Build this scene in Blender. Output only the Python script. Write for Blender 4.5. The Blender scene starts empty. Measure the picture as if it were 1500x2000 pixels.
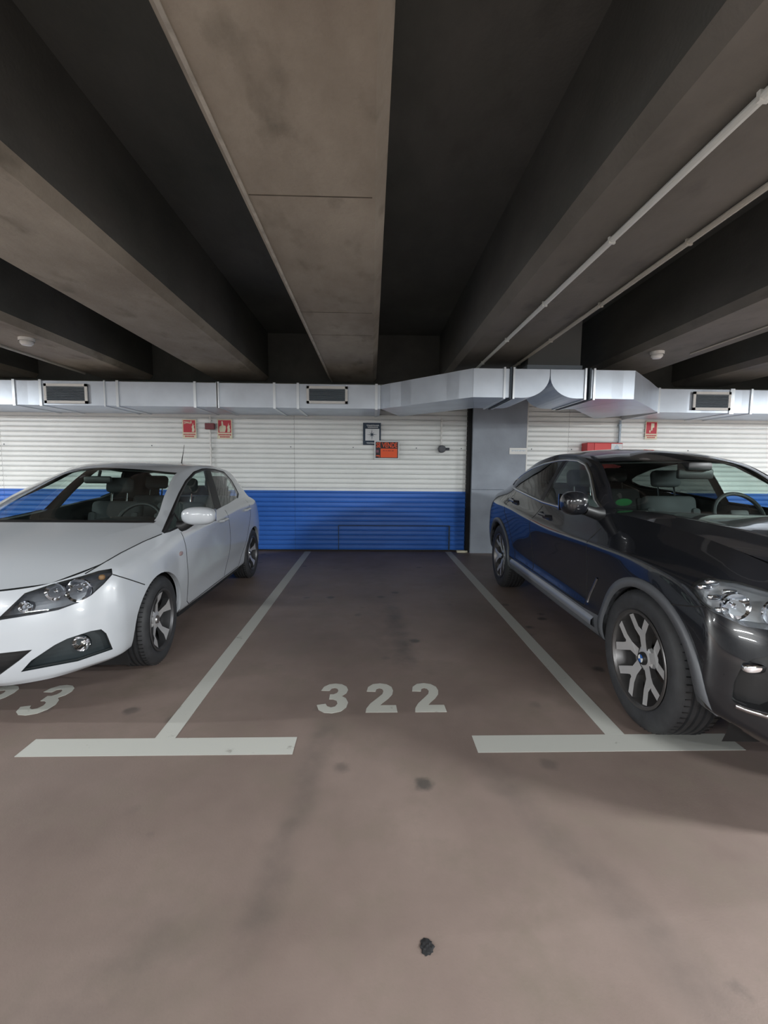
import bpy, bmesh, math, random
import numpy as np
from mathutils import Vector, Matrix
from mathutils.bvhtree import BVHTree
random.seed(7)
scene = bpy.context.scene
col = scene.collection

# ------------------------------------------------------------------ camera, world, light
FPX, PITCH, YAW, ROLL, CAMH = 880.0, 0.0967, 0.028, 0.0083, 1.36
cam_d = bpy.data.cameras.new('camera'); cam = bpy.data.objects.new('camera', cam_d); col.objects.link(cam)
cam_d.sensor_fit = 'VERTICAL'; cam_d.sensor_height = 36.0; cam_d.sensor_width = 27.0
cam_d.lens = FPX / 2000.0 * 36.0; cam_d.clip_start = 0.05
c_fw = Vector((math.sin(YAW) * math.cos(PITCH), math.cos(YAW) * math.cos(PITCH), -math.sin(PITCH)))
c_rt0 = Vector((math.cos(YAW), -math.sin(YAW), 0)); c_up0 = c_rt0.cross(c_fw)
c_rt = c_rt0 * math.cos(ROLL) + c_up0 * math.sin(ROLL)
c_up = c_up0 * math.cos(ROLL) - c_rt0 * math.sin(ROLL)
CAM = Vector((0, 0, CAMH))
cam.matrix_world = Matrix(((c_rt.x, c_up.x, -c_fw.x, 0), (c_rt.y, c_up.y, -c_fw.y, 0),
                           (c_rt.z, c_up.z, -c_fw.z, CAMH), (0, 0, 0, 1)))
scene.camera = cam
def ray(px):                                   # direction through a photo pixel (for measuring)
    return c_rt * ((px[0] - 750) / FPX) - c_up * ((px[1] - 1000) / FPX) + c_fw
def at(px, axis, val):                         # point where a sight line meets an axis plane
    d = ray(px); return CAM + d * ((val - CAM[axis]) / d[axis])

w = bpy.data.worlds.new('world'); scene.world = w; w.use_nodes = True
w.node_tree.nodes['Background'].inputs[0].default_value = (0.5, 0.55, 0.6, 1)
w.node_tree.nodes['Background'].inputs[1].default_value = 0.05
vs = scene.view_settings
vs.view_transform = 'Standard'; vs.look = 'None'; vs.gamma = 1; vs.use_curve_mapping = False
vs.exposure = 2.4
LAMP_W = 60.0
# unseen fluorescent fittings, some inferred from cast shadows, the rest added as fill: x, y, z, power factor, tilt of the reflector towards the back wall
LAMPS = [(-5.0, 0.5, 2.60, 0.30, 0), (-9.3, 1.9, 2.60, 3.6, 0), (5.0, 0.7, 2.60, 1.6, 0), (9.3, 2.0, 2.60, 3.0, 0),
         (-2.7, -2.2, 2.60, 0.55, 0), (2.7, -2.2, 2.60, 1.0, 0), (-5.2, -4.8, 2.60, 1.2, 0), (5.2, -4.8, 2.60, 1.4, 0), (0, -4.8, 2.60, 1.0, 0)]

# ------------------------------------------------------------------ helpers
def link(o, parent=None):
    col.objects.link(o)
    if parent is not None: o.parent = parent
    return o
def tag(o, label=None, cat=None, group=None, kind=None):
    if label: o['label'] = label
    if cat: o['category'] = cat
    if group: o['group'] = group
    if kind: o['kind'] = kind
    return o
def empty(name, loc=(0, 0, 0), rz=0, parent=None):
    o = bpy.data.objects.new(name, None); o.location = loc; o.rotation_euler = (0, 0, rz); o.empty_display_size = .1
    return link(o, parent)
def meshobj(name, verts, faces, mat, parent=None, smooth=False, mats=None, midx=None, normals=None):
    me = bpy.data.meshes.new(name)
    me.from_pydata([tuple(v) for v in verts], [], [tuple(f) for f in faces])
    for m in (mats or [mat]): me.materials.append(m)
    if midx is not None: me.polygons.foreach_set('material_index', midx)
    if smooth: me.polygons.foreach_set('use_smooth', [True] * len(me.polygons))
    me.update()
    if normals is not None:
        me.normals_split_custom_set_from_vertices([tuple(n) for n in normals])
    return link(bpy.data.objects.new(name, me), parent)
class MB:
    def __init__(s): s.v = []; s.f = []; s.m = []
    def add(s, vs_, fs, mi=0):
        b = len(s.v); s.v += [Vector(p) for p in vs_]; s.f += [tuple(i + b for i in f) for f in fs]; s.m += [mi] * len(fs); return s
    def box(s, a, b, mi=0, M=None):
        (x0, y0, z0), (x1, y1, z1) = a, b
        P = [Vector(p) for p in ((x0, y0, z0), (x1, y0, z0), (x1, y1, z0), (x0, y1, z0), (x0, y0, z1), (x1, y0, z1), (x1, y1, z1), (x0, y1, z1))]
        if M: P = [M @ p for p in P]
        return s.add(P, [(3, 2, 1, 0), (4, 5, 6, 7), (0, 1, 5, 4), (1, 2, 6, 5), (2, 3, 7, 6), (3, 0, 4, 7)], mi)
    def rbox(s, a, b, r=.02, mi=0, M=None, n=2):
        bm = bmesh.new(); bmesh.ops.create_cube(bm, size=1)
        a, b = Vector(a), Vector(b); c = (a + b) / 2; d = b - a
        for v in bm.verts: v.co = Vector((v.co.x * d.x, v.co.y * d.y, v.co.z * d.z)) + c
        bmesh.ops.bevel(bm, geom=bm.edges[:] + bm.verts[:], offset=r, segments=n, profile=.5, affect='EDGES')
        bm.verts.index_update(); P = [v.co.copy() for v in bm.verts]
        if M: P = [M @ p for p in P]
        s.add(P, [[v.index for v in f.verts] for f in bm.faces], mi); bm.free(); return s
    def tube(s, pts, r, n=8, mi=0, closed=False, caps=True):
        pts = [Vector(p) for p in pts]; N = len(pts); rings = []
        up = None
        for i, p in enumerate(pts):
            if closed: t = pts[(i + 1) % N] - pts[i - 1]
            else: t = pts[min(i + 1, N - 1)] - pts[max(i - 1, 0)]
            t.normalize()
            if up is None: up = Vector((0, 0, 1)) if abs(t.z) < .9 else Vector((1, 0, 0))
            a = t.cross(up).normalized(); b = a.cross(t).normalized(); up = b
            rr = r[i] if isinstance(r, (list, tuple)) else r
            rings.append([p + (a * math.cos(2 * math.pi * k / n) + b * math.sin(2 * math.pi * k / n)) * rr for k in range(n)])
        V = [q for rg in rings for q in rg]; Fc = []
        for i in range(N if closed else N - 1):
            for k in range(n):
                i2 = (i + 1) % N
                Fc.append((i * n + k, i * n + (k + 1) % n, i2 * n + (k + 1) % n, i2 * n + k))
        if caps and not closed: Fc += [tuple(range(n))[::-1], tuple((N - 1) * n + k for k in range(n))]
        return s.add(V, Fc, mi)
    def lathe(s, prof, n=48, mi=0, M=None, a0=0, a1=2 * math.pi, closed=False):   # profile (r, x) about the x axis
        full = abs(a1 - a0 - 2 * math.pi) < 1e-6; na = n if full else n + 1; V = []
        for (r, x) in prof:
            for k in range(na):
                a = a0 + (a1 - a0) * k / n; V.append(Vector((x, r * math.cos(a), r * math.sin(a))))
        m = len(prof); Fc = []
        for i in range(m if closed else m - 1):
            j = (i + 1) % m
            for k in range(n):
                k2 = (k + 1) % na if full else k + 1
                Fc.append((i * na + k, i * na + k2, j * na + k2, j * na + k))
        if M: V = [M @ p for p in V]
        return s.add(V, Fc, mi)
    def prism(s, poly, h0, h1, axis=2, mi=0, M=None):  # polygon extruded on an axis
        def P(p, h):
            return Vector({0: (h, p[0], p[1]), 1: (p[0], h, p[1]), 2: (p[0], p[1], h)}[axis])
        n = len(poly); V = [P(p, h0) for p in poly] + [P(p, h1) for p in poly]
        if M: V = [M @ p for p in V]
        return s.add(V, [tuple(range(n))[::-1], tuple(range(n, 2 * n))] + [(i, (i + 1) % n, n + (i + 1) % n, n + i) for i in range(n)], mi)
    def build(s, name, mat, parent=None, smooth=False, mats=None):
        o = meshobj(name, s.v, s.f, mat, parent, smooth, mats, s.m if mats else None)
        bm = bmesh.new(); bm.from_mesh(o.data); bmesh.ops.recalc_face_normals(bm, faces=bm.faces[:]); bm.to_mesh(o.data); bm.free()
        return o
    def sbuild(s, name, mat, parent=None, ang=35, mats=None):
        o = s.build(name, mat, parent, True, mats)
        me = o.data; bm = bmesh.new(); bm.from_mesh(me)
        for e in bm.edges:
            if len(e.link_faces) != 2 or e.calc_face_angle(0) > math.radians(ang): e.smooth = False
        bm.to_mesh(me); bm.free(); return o
def arc(cx, cy, r, a0, a1, n=10, ry=None):
    ry = ry or r
    return [(cx + r * math.cos(math.radians(a0 + (a1 - a0) * i / n)), cy + ry * math.sin(math.radians(a0 + (a1 - a0) * i / n))) for i in range(n + 1)]

# ------------------------------------------------------------------ materials
MATS = {}
def nodes(name):
    m = bpy.data.materials.new(name); m.use_nodes = True; MATS[name] = m
    nt = m.node_tree; return m, nt, nt.nodes['Principled BSDF'], nt.nodes.new, nt.links.new
def plain(name, c, rough=.5, metal=0, coat=0, emit=None, spec=None, noise=0, nscale=8, bump=0, bscale=60):
    m, nt, b, N, L = nodes(name)
    b.inputs['Base Color'].default_value = (*c, 1); b.inputs['Roughness'].default_value = rough; b.inputs['Metallic'].default_value = metal
    if coat: b.inputs['Coat Weight'].default_value = coat; b.inputs['Coat Roughness'].default_value = .03
    if spec is not None: b.inputs['Specular IOR Level'].default_value = spec
    if emit: b.inputs['Emission Color'].default_value = (*emit[0], 1); b.inputs['Emission Strength'].default_value = emit[1]
    if noise or bump:
        tc = N('ShaderNodeTexCoord')
    if noise:
        t = N('ShaderNodeTexNoise'); t.inputs['Scale'].default_value = nscale; t.inputs['Detail'].default_value = 6; L(tc.outputs['Object'], t.inputs['Vector'])
        mp = N('ShaderNodeMapRange'); mp.inputs[1].default_value = .3; mp.inputs[2].default_value = .7; mp.inputs[3].default_value = 1 - noise; mp.inputs[4].default_value = 1 + noise * .6
        L(t.outputs[0], mp.inputs[0])
        mx = N('ShaderNodeMix'); mx.data_type = 'RGBA'; mx.blend_type = 'MULTIPLY'; mx.inputs[0].default_value = 1; mx.inputs[6].default_value = (*c, 1)
        L(mp.outputs[0], mx.inputs[7]); L(mx.outputs[2], b.inputs['Base Color'])
    if bump:
        t2 = N('ShaderNodeTexNoise'); t2.inputs['Scale'].default_value = bscale; t2.inputs['Detail'].default_value = 4; L(tc.outputs['Object'], t2.inputs['Vector'])
        bp = N('ShaderNodeBump'); bp.inputs['Strength'].default_value = bump; bp.inputs['Distance'].default_value = .01; L(t2.outputs[0], bp.inputs['Height']); L(bp.outputs[0], b.inputs['Normal'])
    return m
def glass(name, tint, refl=1.0):
    m, nt, b, N, L = nodes(name); nt.nodes.remove(b); out = nt.nodes['Material Output']
    tr = N('ShaderNodeBsdfTransparent'); tr.inputs[0].default_value = (*tint, 1)
    gl = N('ShaderNodeBsdfGlossy'); gl.inputs['Roughness'].default_value = .02; gl.inputs[0].default_value = (refl, refl, refl, 1)
    lw = N('ShaderNodeLayerWeight'); lw.inputs[0].default_value = .5      # two-sided thin pane: Schlick reflectance
    p5 = N('ShaderNodeMath'); p5.operation = 'POWER'; p5.inputs[1].default_value = 5; L(lw.outputs['Facing'], p5.inputs[0])
    ma = N('ShaderNodeMath'); ma.operation = 'MULTIPLY_ADD'; ma.inputs[1].default_value = .93; ma.inputs[2].default_value = .07; L(p5.outputs[0], ma.inputs[0])
    mx = N('ShaderNodeMixShader'); L(ma.outputs[0], mx.inputs[0]); L(tr.outputs[0], mx.inputs[1]); L(gl.outputs[0], mx.inputs[2]); L(mx.outputs[0], out.inputs[0])
    return m

def concrete(name, c1, c2, c3, rough=.85, sc=1.0):
    m, nt, b, N, L = nodes(name); tc = N('ShaderNodeTexCoord')
    mp = N('ShaderNodeMapping'); mp.inputs['Scale'].default_value = (1, .55, 1); L(tc.outputs['Object'], mp.inputs[0])
    n1 = N('ShaderNodeTexNoise'); n1.inputs['Scale'].default_value = 1.1 * sc; n1.inputs['Detail'].default_value = 8; n1.inputs['Roughness'].default_value = .65; L(mp.outputs[0], n1.inputs['Vector'])
    n2 = N('ShaderNodeTexNoise'); n2.inputs['Scale'].default_value = 5 * sc; n2.inputs['Detail'].default_value = 8; L(mp.outputs[0], n2.inputs['Vector'])
    r1 = N('ShaderNodeValToRGB'); e = r1.color_ramp.elements; e[0].position = .33; e[0].color = (*c1, 1); e[1].position = .68; e[1].color = (*c2, 1); L(n1.outputs[0], r1.inputs[0])
    r2 = N('ShaderNodeValToRGB'); e = r2.color_ramp.elements; e[0].position = .56; e[0].color = (0, 0, 0, 1); e[1].position = .78; e[1].color = (1, 1, 1, 1); L(n2.outputs[0], r2.inputs[0])
    mx = N('ShaderNodeMix'); mx.data_type = 'RGBA'; mx.inputs[7].default_value = (*c3, 1); L(r2.outputs[0], mx.inputs[0]); L(r1.outputs[0], mx.inputs[6])
    L(mx.outputs[2], b.inputs['Base Color']); b.inputs['Roughness'].default_value = rough
    n3 = N('ShaderNodeTexNoise'); n3.inputs['Scale'].default_value = 45 * sc; n3.inputs['Detail'].default_value = 5; L(tc.outputs['Object'], n3.inputs['Vector'])
    bp = N('ShaderNodeBump'); bp.inputs['Strength'].default_value = .25; bp.inputs['Distance'].default_value = .01; L(n3.outputs[0], bp.inputs['Height']); L(bp.outputs[0], b.inputs['Normal'])
    return m

def floor_material():
    m, nt, b, N, L = nodes('floor_paint'); tc = N('ShaderNodeTexCoord'); P = tc.outputs['Object']
    def noise(sc, det=6, rough=.6, vec=P):
        n = N('ShaderNodeTexNoise'); n.inputs['Scale'].default_value = sc; n.inputs['Detail'].default_value = det; n.inputs['Roughness'].default_value = rough; L(vec, n.inputs['Vector']); return n.outputs[0]
    def ramp(v, p0, p1, a=(0, 0, 0), c=(1, 1, 1)):
        r = N('ShaderNodeValToRGB'); e = r.color_ramp.elements; e[0].position = p0; e[0].color = (*a, 1); e[1].position = p1; e[1].color = (*c, 1); L(v, r.inputs[0]); return r.outputs[0]
    def mix(f, a, c, mode='MIX'):
        x = N('ShaderNodeMix'); x.data_type = 'RGBA'; x.blend_type = mode
        if isinstance(f, (int, float)): x.inputs[0].default_value = f
        else: L(f, x.inputs[0])
        for s, v in ((6, a), (7, c)):
            if isinstance(v, tuple): x.inputs[s].default_value = (*v, 1)
            else: L(v, x.inputs[s])
        return x.outputs[2]
    base = ramp(noise(.9, 6), .3, .7, FLOOR_A, FLOOR_B)
    base = mix(ramp(noise(3.0, 8, .7), .48, .72), base, FLOOR_C)
    # long soft dark smudges in the floor colour
    sep = N('ShaderNodeSeparateXYZ'); L(P, sep.inputs[0])
    def math_(op, a, c=None):
        x = N('ShaderNodeMath'); x.operation = op
        for i, v in enumerate((a, c)):
            if v is None: continue
            if isinstance(v, (int, float)): x.inputs[i].default_value = v
            else: L(v, x.inputs[i])
        return x.outputs[0]
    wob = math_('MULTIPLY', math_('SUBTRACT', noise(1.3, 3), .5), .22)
    def smudge(x0, slope, y0, wdt, ylo, yhi, amt):
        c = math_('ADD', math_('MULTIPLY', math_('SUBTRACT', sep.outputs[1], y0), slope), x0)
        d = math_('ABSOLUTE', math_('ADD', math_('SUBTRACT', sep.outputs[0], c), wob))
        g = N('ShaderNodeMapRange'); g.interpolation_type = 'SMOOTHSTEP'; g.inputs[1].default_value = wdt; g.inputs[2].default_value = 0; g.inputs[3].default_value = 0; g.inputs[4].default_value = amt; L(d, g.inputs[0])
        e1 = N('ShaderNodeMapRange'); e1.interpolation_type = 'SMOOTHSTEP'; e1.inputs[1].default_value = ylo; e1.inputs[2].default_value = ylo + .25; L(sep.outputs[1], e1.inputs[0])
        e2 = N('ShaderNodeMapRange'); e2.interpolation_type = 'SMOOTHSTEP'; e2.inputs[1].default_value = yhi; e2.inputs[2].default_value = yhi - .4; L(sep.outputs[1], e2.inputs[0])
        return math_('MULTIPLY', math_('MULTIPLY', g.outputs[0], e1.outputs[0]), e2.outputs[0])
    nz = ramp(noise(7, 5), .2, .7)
    for tr in SMUDGES:
        t = math_('MULTIPLY', smudge(*tr), nz); base = mix(t, base, FLOOR_D)
    # small oil spots
    vo = N('ShaderNodeTexVoronoi'); vo.inputs['Scale'].default_value = 3.2; L(P, vo.inputs['Vector'])
    spot = ramp(math_('ADD', vo.outputs['Distance'], math_('MULTIPLY', noise(18, 4), .16)), .16, .25, (1, 1, 1), (0, 0, 0))
    sel = ramp(noise(.8, 2), .44, .54)
    base = mix(math_('MULTIPLY', math_('MULTIPLY', spot, sel), .75), base, FLOOR_D)
    L(base, b.inputs['Base Color'])
    rg = N('ShaderNodeMapRange'); rg.inputs[3].default_value = .42; rg.inputs[4].default_value = .62; L(noise(4), rg.inputs[0]); L(rg.outputs[0], b.inputs['Roughness'])
    bp = N('ShaderNodeBump'); bp.inputs['Strength'].default_value = .12; bp.inputs['Distance'].default_value = .004; L(noise(120, 3), bp.inputs['Height']); L(bp.outputs[0], b.inputs['Normal'])
    return m
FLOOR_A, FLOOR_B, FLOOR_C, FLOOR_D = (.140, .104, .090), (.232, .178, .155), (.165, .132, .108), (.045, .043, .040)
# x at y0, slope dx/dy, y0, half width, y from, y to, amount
SMUDGES = [(-.30, .10, 1.7, .10, 1.0, 2.6, .40), (.62, -.35, 1.7, .14, .8, 2.2, .34), (-.75, .5, 1.0, .40, .2, 1.5, .34),
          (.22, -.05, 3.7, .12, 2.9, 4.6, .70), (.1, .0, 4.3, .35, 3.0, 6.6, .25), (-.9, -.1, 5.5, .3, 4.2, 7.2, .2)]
def worn_paint(name, c, wear=.5):
    m, nt, b, N, L = nodes(name); tc = N('ShaderNodeTexCoord')
    n = N('ShaderNodeTexNoise'); n.inputs['Scale'].default_value = 7; n.inputs['Detail'].default_value = 9; n.inputs['Roughness'].default_value = .7; L(tc.outputs['Object'], n.inputs['Vector'])
    r = N('ShaderNodeValToRGB'); e = r.color_ramp.elements; e[0].position = .27 + .06 * wear; e[0].color = (c[0] * .45, c[1] * .43, c[2] * .4, 1); e[1].position = .36 + .06 * wear; e[1].color = (*c, 1); L(n.outputs[0], r.inputs[0])
    L(r.outputs[0], b.inputs['Base Color']); b.inputs['Roughness'].default_value = .6
    return m
def cladding_material():
    m, nt, b, N, L = nodes('cladding_paint'); tc = N('ShaderNodeTexCoord'); sep = N('ShaderNodeSeparateXYZ'); L(tc.outputs['Object'], sep.inputs[0])
    g = N('ShaderNodeMath'); g.operation = 'GREATER_THAN'; g.inputs[1].default_value = BLUE_Z; L(sep.outputs[2], g.inputs[0])
    n = N('ShaderNodeTexNoise'); n.inputs['Scale'].default_value = 2; n.inputs['Detail'].default_value = 6; L(tc.outputs['Object'], n.inputs['Vector'])
    mx = N('ShaderNodeMix'); mx.data_type = 'RGBA'; mx.inputs[6].default_value = (.04, .16, .56, 1); mx.inputs[7].default_value = (.80, .82, .81, 1); L(g.outputs[0], mx.inputs[0])
    mp = N('ShaderNodeMapRange'); mp.inputs[3].default_value = .84; mp.inputs[4].default_value = 1.08; L(n.outputs[0], mp.inputs[0])
    m2 = N('ShaderNodeMix'); m2.data_type = 'RGBA'; m2.blend_type = 'MULTIPLY'; m2.inputs[0].default_value = 1; L(mx.outputs[2], m2.inputs[6]); L(mp.outputs[0], m2.inputs[7])
    L(m2.outputs[2], b.inputs['Base Color']); b.inputs['Roughness'].default_value = .38
    return m
BLUE_Z = .99
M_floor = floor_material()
M_clad = cladding_material()
M_line = worn_paint('line_paint', (.43, .43, .40), .3)
M_digit = worn_paint('digit_paint', (.47, .47, .43), .6)
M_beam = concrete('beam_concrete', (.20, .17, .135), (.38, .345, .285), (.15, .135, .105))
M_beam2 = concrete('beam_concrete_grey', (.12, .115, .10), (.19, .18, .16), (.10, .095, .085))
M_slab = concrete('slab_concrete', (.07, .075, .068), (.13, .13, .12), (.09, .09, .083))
M_wall = plain('wall_paint', (.42, .42, .41), .8, noise=.2, nscale=1.5)
M_pillar = plain('pillar_paint', (.30, .335, .39), .6, noise=.18, nscale=2.2, bump=.15, bscale=30)
M_white = plain('white_plastic', (.72, .72, .70), .45)
M_duct = plain('galvanised_steel', (.60, .66, .74), .40, .65, noise=.10, nscale=3, bump=.10, bscale=9)
M_ductb = plain('galvanised_seam', (.72, .76, .80), .35, .8)
M_gasket = plain('duct_gasket', (.05, .07, .09), .6)
M_louv = plain('louvre_aluminium', (.34, .40, .46), .45, .4)
M_black = plain('black_plastic', (.012, .012, .013), .45)
M_dark = plain('dark_cavity', (.006, .006, .007), .8)
M_red = plain('red_enamel', (.50, .025, .03), .4)
M_cream = plain('sign_cream', (.70, .66, .50), .6)
M_redsign = plain('sign_red', (.50, .03, .05), .5)
M_orange = plain('sign_orange', (.85, .10, .02), .5)
M_ink = plain('sign_ink', (.03, .022, .03), .6)
M_paper = plain('sign_paper', (.66, .68, .70), .6)
M_navy = plain('sign_navy', (.025, .045, .075), .6)
M_tube = plain('lamp_diffuser', (.9, .9, .9), .4, emit=((1, .98, .95), 6.0))

# ------------------------------------------------------------------ the garage shell
XW0, XW1, YB, YW, ZB, ZS = -12.0, 12.0, -8.0, 7.34, 2.72, 3.47
def slab(name, a, b, mat): return tag(MB().box(a, b).build(name, mat), kind='structure')
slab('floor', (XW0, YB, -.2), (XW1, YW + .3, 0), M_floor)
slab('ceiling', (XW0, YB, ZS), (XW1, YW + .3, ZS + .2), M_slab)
slab('wall_left', (XW0 - .2, YB, 0), (XW0, YW + .3, ZS), M_wall)
slab('wall_right', (XW1, YB, 0), (XW1 + .2, YW + .3, ZS), M_wall)
slab('wall_front', (XW0, YB - .2, 0), (XW1, YB, ZS), M_wall)
back = slab('wall_back', (XW0, YW + .06, 0), (XW1, YW + .3, ZS), M_slab)  # dark slab colour paints in the shade on the unlit wall above the cladding

# corrugated cladding sheets, ribs running along x
PITCH_R = .0775
def corrugated(x0, x1, z0, z1):
    prof = []; z = z0
    while z < z1 - .001:
        for dz, d in ((0, .0), (.011, -.024), (.014, -.024), (.032, .0), (.0774, .0)):
            if z + dz <= z1: prof.append((z + dz, d))
        z += PITCH_R
    V = []; Fc = []
    for (zz, d) in prof: V += [(x0, YW + d, zz), (x1, YW + d, zz)]
    for i in range(len(prof) - 1): Fc.append((2 * i, 2 * i + 1, 2 * i + 3, 2 * i + 2))
    return V, Fc
for (x0, x1) in ((-11.9, -5.85), (-5.847, -1.245), (-1.242, 1.58), (2.50, 3.20), (3.203, 7.8), (7.803, 11.9)):
    V, Fc = corrugated(x0, x1, .02, 2.72)
    meshobj('cladding_sheet', V, Fc, M_clad, back)
scr = MB()
for x in (-5.80, -3.5, -1.30, -.3, .72, 1.45, 2.6, 3.26, 5.2):
    for z in (1.19, 1.69, 2.05):
        scr.lathe([(0, -.004), (.009, -.004), (.009, .004)], 6, M=Matrix.Translation((x, YW - .002, z + .0)) @ Matrix.Rotation(math.radians(90), 4, 'Z'))
tag(scr.build('screw_heads', M_gasket, back), kind='stuff')

# beams
def beam(xc, wd, mat, i):
    h = wd / 2; ch = .10
    p = [(xc - h, ZS), (xc - h, ZB + ch * .7), (xc - h + ch * .55, ZB), (xc + h - ch * .55, ZB), (xc + h, ZB + ch * .7), (xc + h, ZS)]
    b_ = MB().prism(p, YB, YW + .05, 1)
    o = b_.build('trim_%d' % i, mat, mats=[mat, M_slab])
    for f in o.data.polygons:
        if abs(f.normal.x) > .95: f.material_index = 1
    if abs(xc + .315) < .01:
        for px_ in ((600, 383), (690, 611), (690, 655)): y_ = at(px_, 2, ZB).y; MB().box((xc - h + .07, y_ - .004, ZB - .0012), (xc + h - .07, y_ + .004, ZB + .002)).build('formwork_joint', M_joint, o)
        MB().box((xc - h + .050, YB, ZB - .006), (xc - h + .066, YW, ZB + .004)).build('mortar_edge', M_pale, o)
    return tag(o, kind='structure')
M_joint = plain('joint_grime', (.10, .085, .065), .9, noise=.5, nscale=6)
M_pale = plain('pale_mortar', (.42, .40, .35), .9, noise=.3, nscale=12)
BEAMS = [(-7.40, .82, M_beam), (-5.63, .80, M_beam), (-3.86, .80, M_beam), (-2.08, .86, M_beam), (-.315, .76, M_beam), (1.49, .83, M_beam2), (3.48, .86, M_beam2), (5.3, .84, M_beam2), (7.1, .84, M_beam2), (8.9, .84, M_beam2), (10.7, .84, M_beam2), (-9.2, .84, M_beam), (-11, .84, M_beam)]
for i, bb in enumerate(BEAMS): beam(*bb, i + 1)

# pillar at the back wall
pil = MB().box((1.60, YW - .16, 0), (2.475, YW + .1, ZS)).build('wall_pillar', M_pillar); tag(pil, kind='structure')
MB().box((2.462, YW - .164, 0), (2.480, YW - .158, ZS)).build('corner_bead', M_white, pil)
MB().box((1.60, YW - .163, 1.03), (2.475, YW - .1605, 1.036)).build('joint_line', M_gasket, pil)
MB().box((1.535, YW - .10, 0), (1.599, YW + .05, 2.72)).build('sheet_end_channel', M_dark, pil)
pl = MB().box((2.19, YW - .168, 1.60), (2.468, YW - .1605, 1.70)).build('name_plate', M_white); tag(pl, 'small white name plate fixed to the grey blue pillar', 'sign')
mb = MB()
for k in range(11):
    x = 2.225 + k * .0205; mb.box((x, YW - .1695, 1.645 + (k % 3) * .004), (x + .012, YW - .168, 1.668))
mb.build('lettering', M_louv, pl)

# floor paint
def paint_rect(name, pts, mat, z=.002):
    return MB().prism(pts, .0004, z, 2).sbuild(name, mat)
BAYX = (-1.03, 1.264)
LINES = []
def bay_marking(x0, tx0, tx1, lab):
    t = empty('bay_line', (x0, 2.15, 0)); tag(t, lab, 'line marking')
    y0 = 2.035; y1 = 2.172
    wl = .05
    o = paint_rect('side_stripe', [(x0 - wl, y1 + .0005), (x0 + wl, y1 + .0005), (x0 + wl, 7.28), (x0 - wl, 7.28)], M_line); o.parent = t; o.matrix_parent_inverse = Matrix.Translation((-x0, -2.15, 0))
    o = paint_rect('end_bar', [(tx0, y0), (tx1, y0), (tx1, y1), (tx0, y1)], M_line); o.parent = t; o.matrix_parent_inverse = Matrix.Translation((-x0, -2.15, 0))
bay_marking(BAYX[0], -1.665, -.37, 'white T shaped bay line between the empty bay and the white hatchback')
bay_marking(BAYX[1], .52, 1.84, 'white T shaped bay line under the front wheel of the black car')
bay_marking(-3.35, -3.95, -2.75, 'white T shaped bay line on the far side of the white hatchback')
bay_marking(3.6, 3.0, 4.2, 'white T shaped bay line on the far side of the black car')
DIGITS = {'3': [(.06, .74), (.12, .88), (.28, .97), (.48, 1.0), (.70, .97), (.86, .88), (.92, .76), (.88, .64), (.74, .54), (.88, .46), (.96, .32), (.92, .16), (.78, .04), (.52, -.02), (.28, 0), (.10, .09), (.02, .24), (.28, .28), (.34, .20), (.46, .16), (.58, .19), (.64, .28), (.60, .38), (.48, .43), (.36, .43), (.36, .60), (.48, .60), (.58, .65), (.61, .73), (.57, .81), (.48, .84), (.38, .82), (.33, .73)],
          '2': [(.06, .70), (.10, .86), (.26, .97), (.50, 1.0), (.72, .96), (.87, .86), (.91, .72), (.87, .58), (.74, .44), (.56, .30), (.47, .22), (.96, .22), (.98, 0), (.04, 0), (.06, .12), (.18, .28), (.40, .46), (.56, .60), (.60, .71), (.56, .79), (.47, .82), (.38, .79), (.34, .69)]}
def digit(ch, x, y, wd, hg, lab):
    mb = MB().prism([(x + a * wd, y + b * hg) for a, b in DIGITS[ch]], .0004, .002, 2)
    return tag(mb.build('bay_number', M_digit), lab, 'number')
def put_digits(s, labs, x0, dx, y0, wd, hg):
    for i, ch in enumerate(s): digit(ch, x0 + dx * i, y0, wd, hg, labs[i])
put_digits('322', ['white painted figure 3 on the floor of the empty bay', 'white painted figure 2 between a 3 and another 2', 'last white painted figure 2 with a chipped foot, empty bay'], -.312, .278, 2.40, .19, .34)
put_digits('323', ['white painted figure 3 hidden under the bumper of the white hatchback', 'white painted figure 2 partly below the white hatchback', 'white painted figure 3 in front of the white hatchback'], -2.64, .33, 2.40, .19, .34)

# blob of tar on the floor
bm = bmesh.new(); bmesh.ops.create_icosphere(bm, subdivisions=3, radius=1)
for v in bm.verts:
    k = 1 + .22 * math.sin(v.co.x * 7 + 1) * math.cos(v.co.y * 9); v.co = Vector((v.co.x * .019 * k, v.co.y * .024 * k, max(v.co.z, -.2) * .006 * k))
me = bpy.data.meshes.new('tar_blob'); bm.to_mesh(me); bm.free(); me.materials.append(M_dark)
p = at((834, 1850), 2, 0)
o = link(bpy.data.objects.new('tar_blob', me)); o.location = (p.x, p.y, .0012); tag(o, 'small black blob of tar stuck on the aisle floor', 'stain')
# wood offcut at the wall base
o = MB().box((1.40, YW - .12, 0), (1.57, YW - .05, .03)).build('wood_offcut', M_cream); tag(o, 'short pale wood offcut lying at the blue wall base', 'wood')
# outline of the little hatch in the blue cladding
ht = empty('wall_hatch', (-.5, YW, 0)); tag(ht, 'low outlined hatch cut into the blue cladding', 'hatch')
def under(o, par): o.parent = par; o.matrix_parent_inverse = Matrix.Translation(-Vector(par.location)); return o
under(MB().box((-.54, YW - .027, .42), (1.29, YW + .004, .432)).build('top_rail', M_navy), ht)
under(MB().box((1.272, YW - .030, .02), (1.292, YW + .004, .42)).build('side_rail', M_navy), ht)
under(MB().box((-.54, YW - .027, .02), (-.53, YW + .004, .42)).build('side_rail', M_navy), ht)

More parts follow.
